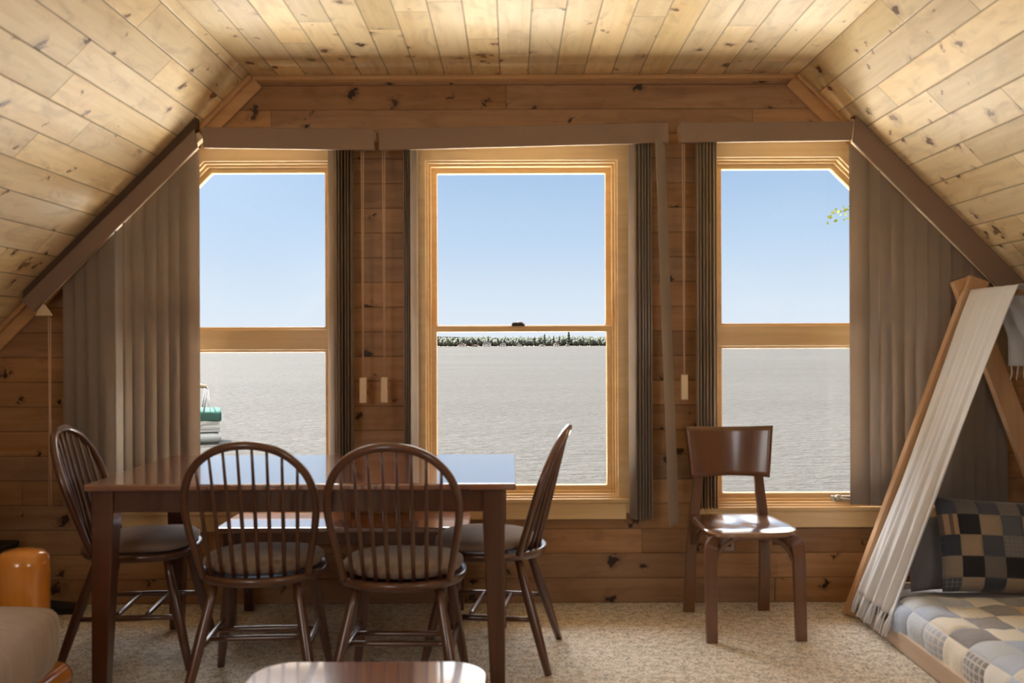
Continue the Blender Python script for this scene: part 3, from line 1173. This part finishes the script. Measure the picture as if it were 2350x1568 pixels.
for s_ in (-1, 1):
    arc = smooth_path([(s_ * .178, -.185, .325), (s_ * .175, -.155, .375), (s_ * .165, -.10, .412), (s_ * .16, 0, .424), (s_ * .16, .10, .412), (s_ * .165, .15, .375), (s_ * .166, .180, .325)], 4)
    MB().tube(arc, .0095, 8).build('brace', M['bentwood'], pc, world=False, smooth=True)

# ------------------------------------------------------------------ coffee table


def rrect(x0, y0, x1, y1, r, n_=6):
    out = []
    for cx_, cy_, a0 in ((x1 - r, y1 - r, 0), (x0 + r, y1 - r, 90), (x0 + r, y0 + r, 180), (x1 - r, y0 + r, 270)):
        for i in range(n_ + 1):
            a = R(a0 + 90 * i / n_)
            out.append((cx_ + r * math.cos(a), cy_ + r * math.sin(a)))
    return out


ct = thing('coffee_table', 'glossy dark coffee table with rounded corners, mirror-like top in the front', 'table', (-.347, 1.75, 0))


def ct_outline(sc):
    pts = rrect(-.632, 1.10, -.062, 2.415, .085, 8)
    cx_, cy_ = -.347, 1.75
    out = []
    for x, y in pts:
        if y > 1.9:
            y += .028 * (1 - ((x - cx_) / .285) ** 2) - .028
        out.append((cx_ + (x - cx_) * sc, cy_ + (y - cy_) * (1 - (1 - sc) * .5)))
    return out


MB().disc_stack([[(*p, .425) for p in ct_outline(.975)], [(*p, .432) for p in ct_outline(1)], [(*p, .444) for p in ct_outline(1)], [(*p, .45) for p in ct_outline(.985)]]).build('tabletop', M['cherry_top'], ct)
m = MB()
m.box((-.56, 1.20, .36), (-.134, 1.225, .425))
m.box((-.56, 2.30, .36), (-.134, 2.325, .425))
m.box((-.56, 1.225, .36), (-.535, 2.30, .425))
m.box((-.159, 1.225, .36), (-.134, 2.30, .425))
m.build('apron', M['cherry'], ct, bevel=.002)
for lx_ in (-.585, -.163):
    for ly_ in (1.17, 2.30):
        MB().hexa([(lx_ + .01, ly_ + .01, 0), (lx_ + .045, ly_ + .01, 0), (lx_ + .045, ly_ + .045, 0), (lx_ + .01, ly_ + .045, 0)],
                  [(lx_, ly_, .425), (lx_ + .055, ly_, .425), (lx_ + .055, ly_ + .055, .425), (lx_, ly_ + .055, .425)]).build('leg', M['cherry'], ct, bevel=.003)

# ------------------------------------------------------------------ log sofa
sf = thing('log_sofa', 'log framed sofa with taupe cloth seat at the lower left corner', 'sofa', (-1.9, 2.3, 0))


def log(a, b, r, dome=.6):
    a, b = Vector(a), Vector(b)
    L_ = (b - a).length
    pr = [(r * .25, 0), (r * .75, r * dome * .12), (r * .95, r * dome * .38), (r, r * dome * .8)]
    pr2 = [(rr, L_ - h) for rr, h in reversed(pr)]
    return MB().lathe(a, pr + pr2, 28, (b - a))


def knobbly(o_):
    return o_


for yy in (1.20, 3.21):
    log((-1.640, yy, 0), (-1.640, yy, .562), .084, .75).build('arm_post', M['log'], sf, smooth=True)
    log((-2.42, yy, 0), (-2.42, yy, .88), .075).build('back_post', M['log'], sf, smooth=True)
    log((-2.40, yy, .47), (-1.66, yy, .47), .055).build('arm_rail', M['log'], sf, smooth=True)
    log((-2.40, yy, .17), (-1.66, yy, .17), .050).build('arm_rail', M['log'], sf, smooth=True)
log((-1.505, 1.18, .150), (-1.505, 3.18, .150), .052).build('seat_rail', M['log'], sf, smooth=True)
log((-2.42, 1.22, .82), (-2.42, 3.18, .82), .055).build('back_rail', M['log'], sf, smooth=True)
log((-2.38, 1.22, .150), (-2.38, 3.18, .150), .05).build('seat_rail', M['log'], sf, smooth=True)


def cushion_mesh(lo, hi, r=.06, puff=.015, nx=10, ny=22):
    """soft box: superellipsoid-like rings"""
    lo, hi = Vector(lo), Vector(hi)
    c = (lo + hi) / 2
    h = (hi - lo) / 2
    bm = bmesh.new()
    bmesh.ops.create_cube(bm, size=2)
    bmesh.ops.subdivide_edges(bm, edges=bm.edges, cuts=9, use_grid_fill=True)
    mb = MB()
    bm.verts.ensure_lookup_table()
    vs_ = []
    for v in bm.verts:
        p = Vector((v.co.x * h.x, v.co.y * h.y, v.co.z * h.z))
        q = Vector((max(-(h.x - r), min(h.x - r, p.x)), max(-(h.y - r), min(h.y - r, p.y)), max(-(h.z - r), min(h.z - r, p.z))))
        d = p - q
        if d.length > 1e-6:
            p = q + d.normalized() * min(d.length, r) if d.length > r else q + d
            if (p - q).length < r and d.length > 0:
                p = q + d.normalized() * r
        ax, ay, az = abs(v.co.x), abs(v.co.y), abs(v.co.z)
        p.z += math.copysign(puff * (1 - ax ** 2) * (1 - ay ** 2), v.co.z) if az > .7 else 0
        p.x += math.copysign(puff * (1 - az ** 2) * (1 - ay ** 2), v.co.x) if ax > .9 else 0
        p += v.normal * (.006 * noise.noise(Vector((p.x * 7, p.y * 5, p.z * 7))))
        vs_.append(c + p)
    mb.add(vs_, [[v.index for v in f.verts] for f in bm.faces])
    bm.free()
    return mb


cushion_mesh((-2.33, 1.30, .195), (-1.412, 3.105, .432), .085, .012).build('seat_cushion', M['sofa'], sf, smooth=True, subsurf=1)
cushion_mesh((-2.37, 1.30, .43), (-2.12, 3.10, .90), .07, .012).build('back_cushion', M['sofa'], sf, smooth=True, subsurf=1)

# dark box and slipper by the wall
db = thing('storage_box', 'black box standing against the wall behind the log sofa', 'box', (-2.52, 4.30, 0))
MB().box((-2.75, 4.12, 0), (-2.315, 4.48, .30)).build('body', M['black'], db, bevel=.01)
MB().box((-2.76, 4.11, .30), (-2.308, 4.49, .33)).build('lid', M['black'], db, bevel=.008)
sl_ = thing('slipper', 'black slipper lying on the carpet by the wall, left of the table', 'slipper', (-2.11, 4.45, 0))


def slip(k, sc, z, n_=28):
    a = 2 * math.pi * k / n_
    x = .125 * math.cos(a)
    y = .045 * math.sin(a) * (1 + .18 * math.cos(a))
    return (-2.11 + x * sc, 4.45 + y * sc, z)


MB().disc_stack([[slip(k, s_, z) for k in range(28)] for s_, z in ((.9, 0), (1, .006), (1, .016), (.9, .020))]).build('sole', M['black'], sl_, smooth=True)
m = MB()
m.grid(lambda u, v: Vector((-2.11 - .125 + .225 * u + .02, 4.45 + (v - .5) * .084 * (1 - .5 * abs(u - .5)), .018 + .042 * math.sin(math.pi * v) ** .7 * (1 - .55 * u))), 8, 8)
m.build('upper', M['black'], sl_, smooth=True, solid=.006)

# ------------------------------------------------------------------ tent bed
bd = thing('tent_bed', 'low wooden house bed with crossed poles in the right corner', 'bed', (2.14, 3.2, 0))
AX, AZ = 2.083, 1.448


def pole_pts(sgn, yy):
    top = Vector((AX, yy, AZ))
    foot = Vector((AX - sgn * .543, yy, .0))
    d = (top - foot).normalized()
    return foot, top + d * .085


for yy in (4.365, 2.05):
    for sgn, oy in ((1, -.022), (-1, .022)):
        a, b = pole_pts(sgn, yy + oy)
        MB().beam(a, b, .088, .044, up=(0, 1, 0)).build('pole', M['bedwood'], bd, bevel=.003)
MB().tube([(AX, 1.98, AZ - .004), (AX, 4.315, AZ - .004)], .013, 12).build('ridge_pole', M['bedwood'], bd, smooth=True)
for x_ in (1.560, 2.606):
    MB().box((x_ - .011, 2.10, .004), (x_ + .011, 4.30, .080)).build('side_rail', M['bedrail'], bd, bevel=.003)
MB().box((1.56, 4.30, .004), (2.606, 4.32, .16)).build('end_rail', M['bedrail'], bd, bevel=.003)
MB().box((1.56, 2.08, .004), (2.606, 2.10, .10)).build('end_rail', M['bedrail'], bd, bevel=.003)
mt = cushion_mesh((1.600, 2.16, .012), (2.565, 4.285, .150), .04, .006).build('mattress', M['mattress'], None, smooth=True)
tag(mt, 'pale thin mattress under the patchwork quilt', 'mattress')

# quilt: padded sheet hugging the mattress
QX0, QX1, QY0, QY1, QZ = 1.582, 2.583, 2.14, 3.96, .178


def quilt(u, v):
    """u across the bed (with both hems), v along it"""
    hang = .125
    wt_ = (QX1 - QX0) + 2 * hang
    s_ = u * wt_
    r = .055
    if s_ < hang:
        x, z = QX0, QZ - (hang - s_)
        nx, nz = -1, 0
    elif s_ > wt_ - hang:
        x, z = QX1, QZ - (s_ - wt_ + hang)
        nx, nz = 1, 0
    else:
        x, z = QX0 + s_ - hang, QZ
        nx, nz = 0, 1
    # round the edges over
    for ex, sg in ((QX0, 1), (QX1, -1)):
        dx = (x - ex) * sg
        dz = QZ - z
        if dx < r and dz < r:
            t = (dx - dz + r) / (2 * r)
            a = math.pi / 2 * t
            x = ex + sg * (r - r * math.cos(a))
            z = QZ - r + r * math.sin(a)
            nx, nz = -sg * math.cos(a), math.sin(a)
    y = QY0 + v * (QY1 - QY0)
    cu_, cv_ = s_ / .125, (v * (QY1 - QY0)) / .150
    pf = .009 * (abs(math.sin(math.pi * cu_)) * abs(math.sin(math.pi * cv_))) ** .5
    pf += .014 * noise.noise(Vector((s_ * 5, y * 5, 2.2))) + .006 * noise.noise(Vector((s_ * 17, y * 17, 4)))
    edge = min(1, (1 - v) / .04)
    pf += .014
    z_ = z + nz * pf - (1 - edge) * .012
    z_ += .018 * math.sin(v * 5.0) * max(0, nz) * (1 - v)
    return Vector((x + nx * pf, y + .012 * noise.noise(Vector((s_ * 4, 3, 1))), max(z_, .045)))


m = MB()
m.grid(quilt, 90, 120, lambda u, v: (u * (QX1 - QX0 + .25), v * (QY1 - QY0)))
qo = m.build('quilt', M['quilt'], None, smooth=True, solid=.012, fixn=False)
tag(qo, 'pale blue, cream and grey patchwork quilt spread on the low bed', 'quilt')


def pillow(name, mat, w_, h_, t_, center, right, up, label):
    right, up = Vector(right).normalized(), Vector(up).normalized()
    nrm = right.cross(up).normalized()
    up = nrm.cross(right).normalized()
    mb = MB()
    for sg in (1, -1):
        def fn(u, v):
            a, b = 2 * u - 1, 2 * v - 1
            th = t_ * max(0, (1 - a ** 4) * (1 - b ** 4)) ** .55
            th += .004 * noise.noise(Vector((a * 4, b * 4, sg)))
            pin = 1 - .055 * (a * a) * (1 - b * b) * 0 - .05 * (1 - b * b) * 0
            kx = 1 - .05 * (1 - abs(a)) * b * b
            x = a * w_ / 2 * (1 - .045 * (1 - b * b) * a * a)
            y = b * h_ / 2 * (1 - .045 * (1 - a * a) * b * b)
            return Vector(center) + right * x + up * y + nrm * (sg * th)
        mb.grid(fn, 28, 28, lambda u, v: (u * w_ + .02, v * h_ + .03))
    o_ = mb.build(name, mat, None, smooth=True)
    bm = bmesh.new()
    bm.from_mesh(o_.data)
    bmesh.ops.remove_doubles(bm, verts=bm.verts, dist=.0012)
    bmesh.ops.recalc_face_normals(bm, faces=bm.faces)
    bm.to_mesh(o_.data)
    bm.free()
    return tag(o_, label, 'pillow')


pillow('pillow', M['pillow_patch'], .60, .40, .075, (2.105, 4.06, .372), (1, -.05, -.04), (-.03, .34, .92), 'navy and tan patchwork pillow leaning at the head of the bed')
pillow('pillow', M['pillow_grey'], .52, .32, .062, (1.985, 4.225, .320), (1, .05, .05), (-.03, .20, .97), 'plain grey pillow tucked behind the patchwork pillow')

# white cotton throw over the ridge pole and down the pole
dv = (Vector((AX - .543, 0, 0)) - Vector((AX, 0, AZ))).normalized()


def throw_pt(s_, q, extra=0.0):
    """s_ metres down the slope from the ridge (negative: other side), q 0..1 along the ridge"""
    y0, y1 = 3.895, 4.305
    fall = max(0.0, s_)
    yc = (y0 + y1) / 2
    wd = (y1 - y0) * (1 - .06 * math.sin(min(1, fall / 1.5) * math.pi))
    y = yc + (q - .5) * wd
    fold = (.0012 + .013 * min(1, fall / 1.4) ** 1.5) * (math.sin(q * 29 + 1.2 + .5 * math.sin(fall * 2.2)) + .6 * math.sin(q * 53 + 2 + fall))
    nrm = Vector((-dv.z * -1, 0, dv.x)) if False else Vector((dv.z, 0, -dv.x))
    if s_ >= 0:
        base = Vector((AX, 0, AZ + .036)) + dv * fall
        base += Vector((nrm.x, 0, nrm.z)) * (.018 + .004 * min(1, fall / .15))
        p = base + nrm * fold
    else:
        # short end, hanging down inside
        d = -s_
        p = Vector((AX + .022 + .05 * min(1, d / .1) + .10 * d, 0, AZ + .034 - d)) + Vector((1, 0, 0)) * ((fold * 6 + .012 * math.sin(q * 23)) * min(1, d / .15))
        k_ = min(1, d / .22)
        y = (y0 + q * (y1 - y0)) * (1 - k_) + (3.60 + q * .58 + .03 * math.sin(q * 11 + d * 5)) * k_
    return Vector((p.x, y, p.z))


L1, L2 = 1.465, .345
th = thing('throw_blanket', 'white fringed cotton cloth draped over the bed poles', 'blanket', (1.9, 4.17, 0))
m = MB()
m.grid(lambda u, v: throw_pt(-L2 + u * (L1 + L2) if True else 0, v), 90, 56)
m.build('cloth', M['white_cloth'], th, smooth=True, solid=.003, fixn=False)
m = MB()
rnd = random.Random(5)
for i in range(64):
    q = (i + .5) / 64
    p = throw_pt(L1, q)
    d = dv * .075 + Vector((rnd.uniform(-.012, .006), rnd.uniform(-.02, .012), -.01))
    e = p + d
    e.z = max(e.z, .006)
    mid = p + d * .5
    mid.z = max(mid.z, .008)
    m.tube([p, mid + Vector((rnd.uniform(-.004, .004), rnd.uniform(-.006, .006), .002)), e], [.0036, .0042, .0026], 5)
m.build('fringe', M['white_cloth'], th, smooth=True)
m = MB()
for i in range(34):
    q = (i + .5) / 34
    p = throw_pt(-L2, q)
    m.tube([p, p + Vector((rnd.uniform(-.006, .006), rnd.uniform(-.008, .008), -.03)), p + Vector((rnd.uniform(-.01, .01), rnd.uniform(-.012, .012), -.062))], [.0034, .0038, .0022], 5)
m.build('fringe', M['white_cloth'], th, smooth=True)

# ------------------------------------------------------------------ outside
ZL = -4.4
m = MB()
m.box((-14, YW + .85, -.9), (14, YW + 4.6, -.60))  # unseen slab added to bounce sunlight up through the windows to the ceiling
struct(m.build('ground_bounce_slab', M['bounce_slab']))
m = MB()
m.hexa([(-40, YW + 4.6, -6), (40, YW + 4.6, -6), (40, YW + 11, -6), (-40, YW + 11, -6)], [(-40, YW + 4.6, -.66), (40, YW + 4.6, -.66), (40, YW + 11, -4.5), (-40, YW + 11, -4.5)])
m.box((-14, YW + .16, -1.0), (14, YW + .85, -.70))
struct(m.build('ground_bank', M['soil']))
m = MB()
m.add([(-1200, 10, ZL), (1200, 10, ZL), (1200, 1034, ZL), (-1200, 1034, ZL)], [(0, 1, 2, 3)])
struct(m.build('lake', M['lake']))

# far shore
YS = 1030
m = MB()
N_ = 120
ys = []
for i in range(N_ + 1):
    x = -700 + 1400 * i / N_
    ys.append((x, 10.2 + 1.4 * noise.noise(Vector((x * .012, 3.1, 0))) - .018 * max(-110, min(110, x))))
poly = [(-700, ZL), (700, ZL)] + [(x, ZL + h) for x, h in reversed(ys)]
m.prism_y([(x, z) for x, z in poly], YS + 150, YS + 190)
struct(m.build('hill', M['hill']))
m = MB()
m.box((-700, YS - 2, ZL - 1), (700, YS + 160, ZL + .35))
struct(m.build('ground_shore', M['sand']))


def blob(mb, c, rx, rz, seed, lvl=2, rough=.28):
    bm = bmesh.new()
    bmesh.ops.create_icosphere(bm, subdivisions=lvl, radius=1)
    vs_ = []
    bm.verts.ensure_lookup_table()
    for v in bm.verts:
        k = 1 + rough * noise.noise(v.co * 2.1 + Vector((seed * 3.7, seed, 0))) * 1.6
        vs_.append((c[0] + v.co.x * rx * k, c[1] + v.co.y * rx * k, c[2] + v.co.z * rz * k))
    mb.add(vs_, [[v.index for v in f.verts] for f in bm.faces])
    bm.free()


rnd = random.Random(3)
m = MB()
for row, (yo, h0) in enumerate(((74, 10.9), (60, 10.2), (46, 9.6), (33, 8.8))):
    for i in range(430):
        x = -520 + 1040 * (i + rnd.random()) / 430
        h = h0 * rnd.uniform(.72, 1.12)
        blob(m, (x, YS + yo + rnd.uniform(-6, 6), ZL + h * .5), rnd.uniform(1.9, 3.5), h * .53, i * 1.7 + row, 1, .45)
fo = m.build('forest', M['forest'], None, smooth=True)
tag(fo, 'dense wooded belt behind the cottages across the lake', 'forest', None, 'stuff')


def shore_tree(kind, label):
    t = thing('shore_tree', label, 'tree', (0, 0, 0), 0, 'trees along the far shore')
    mb = MB()
    if kind == 2:
        for k in range(5):
            mb.lathe((0, 0, 2 + k * 2.3), [(2.6 - k * .42, 0), (1.7 - k * .28, 1.2), (.4, 2.9)], 9)
    else:
        rr = random.Random(kind)
        for k in range(7):
            a = k * 2.4
            blob(mb, (.75 * math.cos(a) * (k > 0), .75 * math.sin(a) * (k > 0), 3.2 + k * .85), 1.75 - k * .13, 2.1, k + kind * 9, 1, .3)
    mb.build('crown', M[('tree_a', 'tree_c', 'tree_b')[kind]], t, smooth=True)
    MB().tube([(0, 0, 0), (0, 0, 3.5)], [.35, .25], 7).build('trunk', M['bark'], t)
    return t


protos = [shore_tree(0, 'dark round leafy tree at the front of the far shore wood'), shore_tree(1, 'yellow green round tree at the front of the far shore wood'),
          shore_tree(2, 'pointed conifer at the front of the far shore wood')]
protos[0]['group'] = 'dark round trees on the far shore'
protos[1]['group'] = 'yellow green trees on the far shore'
protos[2]['group'] = 'conifers on the far shore'
spots = []
for i in range(58):
    x = -150 + 320 * (i + .5 + rnd.uniform(-.18, .18)) / 58
    k = 0
    if x > 35 and rnd.random() < .45 or rnd.random() < .12:
        k = 2
    elif rnd.random() < .10:
        k = 1
    spots.append((x, k))
last_x = -999
keep = []
for p_ in spots:
    if p_[0] - last_x > 5.6:
        keep.append(p_)
        last_x = p_[0]
spots = keep
spots = [p_ for p_ in spots if abs(p_[0] + 70) > 5.5 and abs(p_[0] - 62) > 6.5]
spots.append((-70, 1))
spots.append((62, 2))
first = [True] * 3
for j, (x, k) in enumerate(spots):
    loc = (x, YS + 15 + rnd.uniform(-3, 3), ZL + .3)
    s_ = rnd.uniform(.78, 1.02)
    if j == len(spots) - 1:
        s_ = 1.28
    if first[k]:
        o_ = protos[k]
        first[k] = False
        o_.location = loc
    else:
        o_ = dup(protos[k], loc, rnd.uniform(0, 6), protos[k]['label'])
    o_.scale = (s_ * rnd.uniform(.9, 1.1), s_, s_)
cots = [(1060, 8.5, 3.4, 'cot_wall', 'cot_red', 'low cottage with reddish roof on the far shore, left part of the view'),
        (1090, 6.5, 2.2, 'sand', 'cot_red', 'long low reddish boathouse beside the cottage across the lake'),
        (1117, 9, 4.8, 'cot_wall', 'cot_grey', 'tall pale cottage across the lake, largest of those on the shore'),
        (1154, 6.5, 4.0, 'cot_wall', 'cot_grey', 'pale cottage with grey roof just right of the tallest far cottage'),
        (1192, 5, 3.0, 'cot_wall', 'cot_grey', 'small pale cottage across the lake near the middle of the wooded shore'),
        (1244, 5, 2.4, 'cot_wall', 'cot_grey', 'low grey-roofed hut across the lake'),
        (1277, 5.5, 3.6, 'cot_wall', 'cot_red', 'small cottage with reddish roof on the right part of the far shore'),
        (1302, 4, 2.0, 'cot_wall', 'cot_grey', 'tiny pale hut by the water, farthest right on the far shore')]
for px, w_, h_, mw, mr, lb in cots:
    x = (px - 1175) * (YS + 4) / 2200
    c_ = thing('cottage', lb, 'cottage', (x, YS + 5, ZL + .3))
    MB().box((-w_ / 2, -3, 0), (w_ / 2, 3, h_ * .6)).build('wall', M[mw], c_, world=False)
    MB().prism_y([(-w_ / 2 - .4, h_ * .6), (w_ / 2 + .4, h_ * .6), (w_ * .12, h_), (-w_ * .12, h_)], -3.4, 3.4).build('roof', M[mr], c_, world=False)
    for q in (-.25, .2):
        MB().box((q * w_ - .5, -3.06, h_ * .2), (q * w_ + .5, -2.98, h_ * .45)).build('window', M['iron'], c_, world=False)

# pontoon boat moored in front
ang = R(20)
bx_ = pxp(506, 785, 55)
bt = thing('pontoon_boat', 'white pontoon boat with green cover moored on the lake', 'boat', (bx_.x, 55, ZL), ang)
BL = 6.6
for yy in (-.95, .95):
    prf = [(.05, 0), (.20, .05), (.30, .18), (.33, .4), (.33, BL - .5), (.30, BL - .22), (.16, BL - .04)]
    MB().lathe((-BL, yy, .30), prf, 18, (1, 0, 0)).build('pontoon', M['boat_grey'], bt, world=False, smooth=True)
MB().box((-BL + .05, -1.22, .63), (-.06, 1.22, .74)).build('deck', M['boat_grey'], bt, world=False, bevel=.02)
fe = MB()
fe.box((-BL + .1, -1.2, .76), (-.10, -1.15, 1.32))
fe.box((-BL + .1, 1.15, .76), (-.10, 1.2, 1.32))
fe.box((-.15, -1.15, .76), (-.10, 1.15, 1.32))
fe.box((-BL + .1, -1.15, .76), (-BL + .15, 1.15, 1.32))
fp = fe.build('fence_panel', M['boat_white'], bt, world=False)
sm = MB()
for z0, z1 in ((.79, .82), (.86, .88)):
    sm.box((-BL + .1, -1.207, z0), (-.12, -1.2, z1))
for dz in (-.05, .01):
    sm.beam((-.20, -1.205, 1.12 + dz), (-.95, -1.205, 1.09 + dz), .012, .028)
    sm.beam((-.95, -1.205, 1.09 + dz), (-1.20, -1.205, .98 + dz), .012, .028)
    sm.beam((-1.20, -1.205, .98 + dz), (-1.55, -1.205, 1.09 + dz), .012, .028)
    sm.beam((-1.55, -1.205, 1.09 + dz), (-BL + .2, -1.205, 1.09 + dz), .012, .028)
sm.build('stripe', M['boat_line'], fp, world=False)
sm = MB()
for i in range(7):
    x = -.78 + i * .075
    sm.beam((x, -1.205, 1.150), (x + .025, -1.205, 1.210), .010, .018)
    if i % 2 == 0:
        sm.beam((x - .01, -1.205, 1.153), (x + .04, -1.205, 1.157), .010, .014)
    else:
        sm.beam((x + .01, -1.205, 1.208), (x + .05, -1.205, 1.208), .010, .014)
sm.beam((-.235, -1.205, 1.145), (-.195, -1.205, 1.225), .010, .035)
sm.build('lettering', M['boat_line'], fp, world=False)
cm = MB()


def cover(u, v):
    x = -BL + .06 + u * (BL - .12)
    a = (v - .5) * 2
    if abs(a) > .55:
        y = math.copysign(1.23, a)
        z = 1.72 - (abs(a) - .55) / .45 * .50
        z += .03 * math.sin(x * 6 + a)
        z = z if abs(a) < .99 else 1.26 + .025 * math.sin(x * 5)
    else:
        y = a / .55 * 1.22
        z = 1.74 + (1 - (a / .55) ** 2) * .18
    zz = z + (.25 * math.exp(-((x + 2.3) / .9) ** 2)) * (1 if abs(a) < .6 else 0)
    if u > .985:
        x += .03
    return Vector((x, y, zz))


cm.grid(cover, 40, 24)
cm.add([(-.055, -1.23, 1.30), (-.055, 1.23, 1.30), (-.055, 1.22, 1.74), (-.055, 0, 1.9), (-.055, -1.22, 1.74)], [(0, 1, 2, 3, 4)])
cm.build('cover', M['boat_green'], bt, world=False, smooth=True, solid=.02)
pm = MB()
for yy in (-1.18, 1.18):
    pm.tube([(-1.00, yy, 1.60), (-.78, yy, 3.10)], .05, 8)
pm.tube([(-.78, -1.2, 3.10), (-.78, 1.2, 3.10)], .05, 8)
pm.build('bimini_frame', M['boat_rail'], bt, world=False, smooth=True)
pm = MB()
for yy in (-1.16, 1.2):
    pm.tube([(-.60, yy, 1.60), (-.73, yy, 3.0)], .02, 6)
pm.build('bimini_strut', M['greymetal'], bt, world=False, smooth=True)
MB().tube([(-.80, -1.25, 3.18), (-1.6, -1.2, 3.30), (-3.0, -1.15, 3.25)], [.09, .16, .15], 12).build('bimini_boot', M['boat_tan'], bt, world=False, smooth=True)

# birch by the right window
bi = thing('birch_tree', 'birch twig with green leaves reaching into the right window view', 'tree', (4.9, 8.6, -.4))
MB().tube(smooth_path([(4.9, 8.6, -3.0), (4.95, 8.6, .5), (4.85, 8.6, 3.2), (5.0, 8.65, 6.5)], 5), [.16] * 15 + [.07], 12).build('trunk', M['bark'], bi, smooth=True)
twig = smooth_path([(4.87, 8.6, 2.9), (4.3, 8.3, 3.05), (3.6, 8.05, 2.75), (3.05, 7.98, 2.42), (2.665, 7.95, 2.30)], 6)
MB().tube(twig, [.016 - .0145 * i / (len(twig) - 1) for i in range(len(twig))], 6).build('branch', M['twig'], bi, smooth=True)
m = MB()
rnd = random.Random(8)


def leaf(p, ln, az, tl):
    d = Vector((math.cos(az) * math.cos(tl), .5 * math.sin(az), math.sin(tl) * 1.0)).normalized()
    sd = d.cross(Vector((rnd.uniform(-.4, .4), -1, rnd.uniform(-.3, .3)))).normalized()
    w_ = ln * .34
    a = p + d * (ln * .12)
    m.add([p, a + d * (ln * .25) + sd * w_, a + d * (ln * .55) + sd * w_ * .8, p + d * ln, a + d * (ln * .55) - sd * w_ * .8, a + d * (ln * .25) - sd * w_],
          [(0, 1, 2, 5), (2, 3, 4, 5)] if False else [(0, 1, 2, 3, 4, 5)])


for i in range(120):
    k = 1 - (i / 120) * .55
    p = twig[min(len(twig) - 1, int(k * (len(twig) - 1)))]
    q = p + Vector((rnd.uniform(-.06, .06), rnd.uniform(-.06, .06), rnd.uniform(-.07, .05)))
    leaf(q, rnd.uniform(.020, .042), rnd.uniform(0, 6.28), rnd.uniform(-1.3, .1))
lf = m.build('leaf_cluster', M['birch_leaf'], bi, fixn=False)
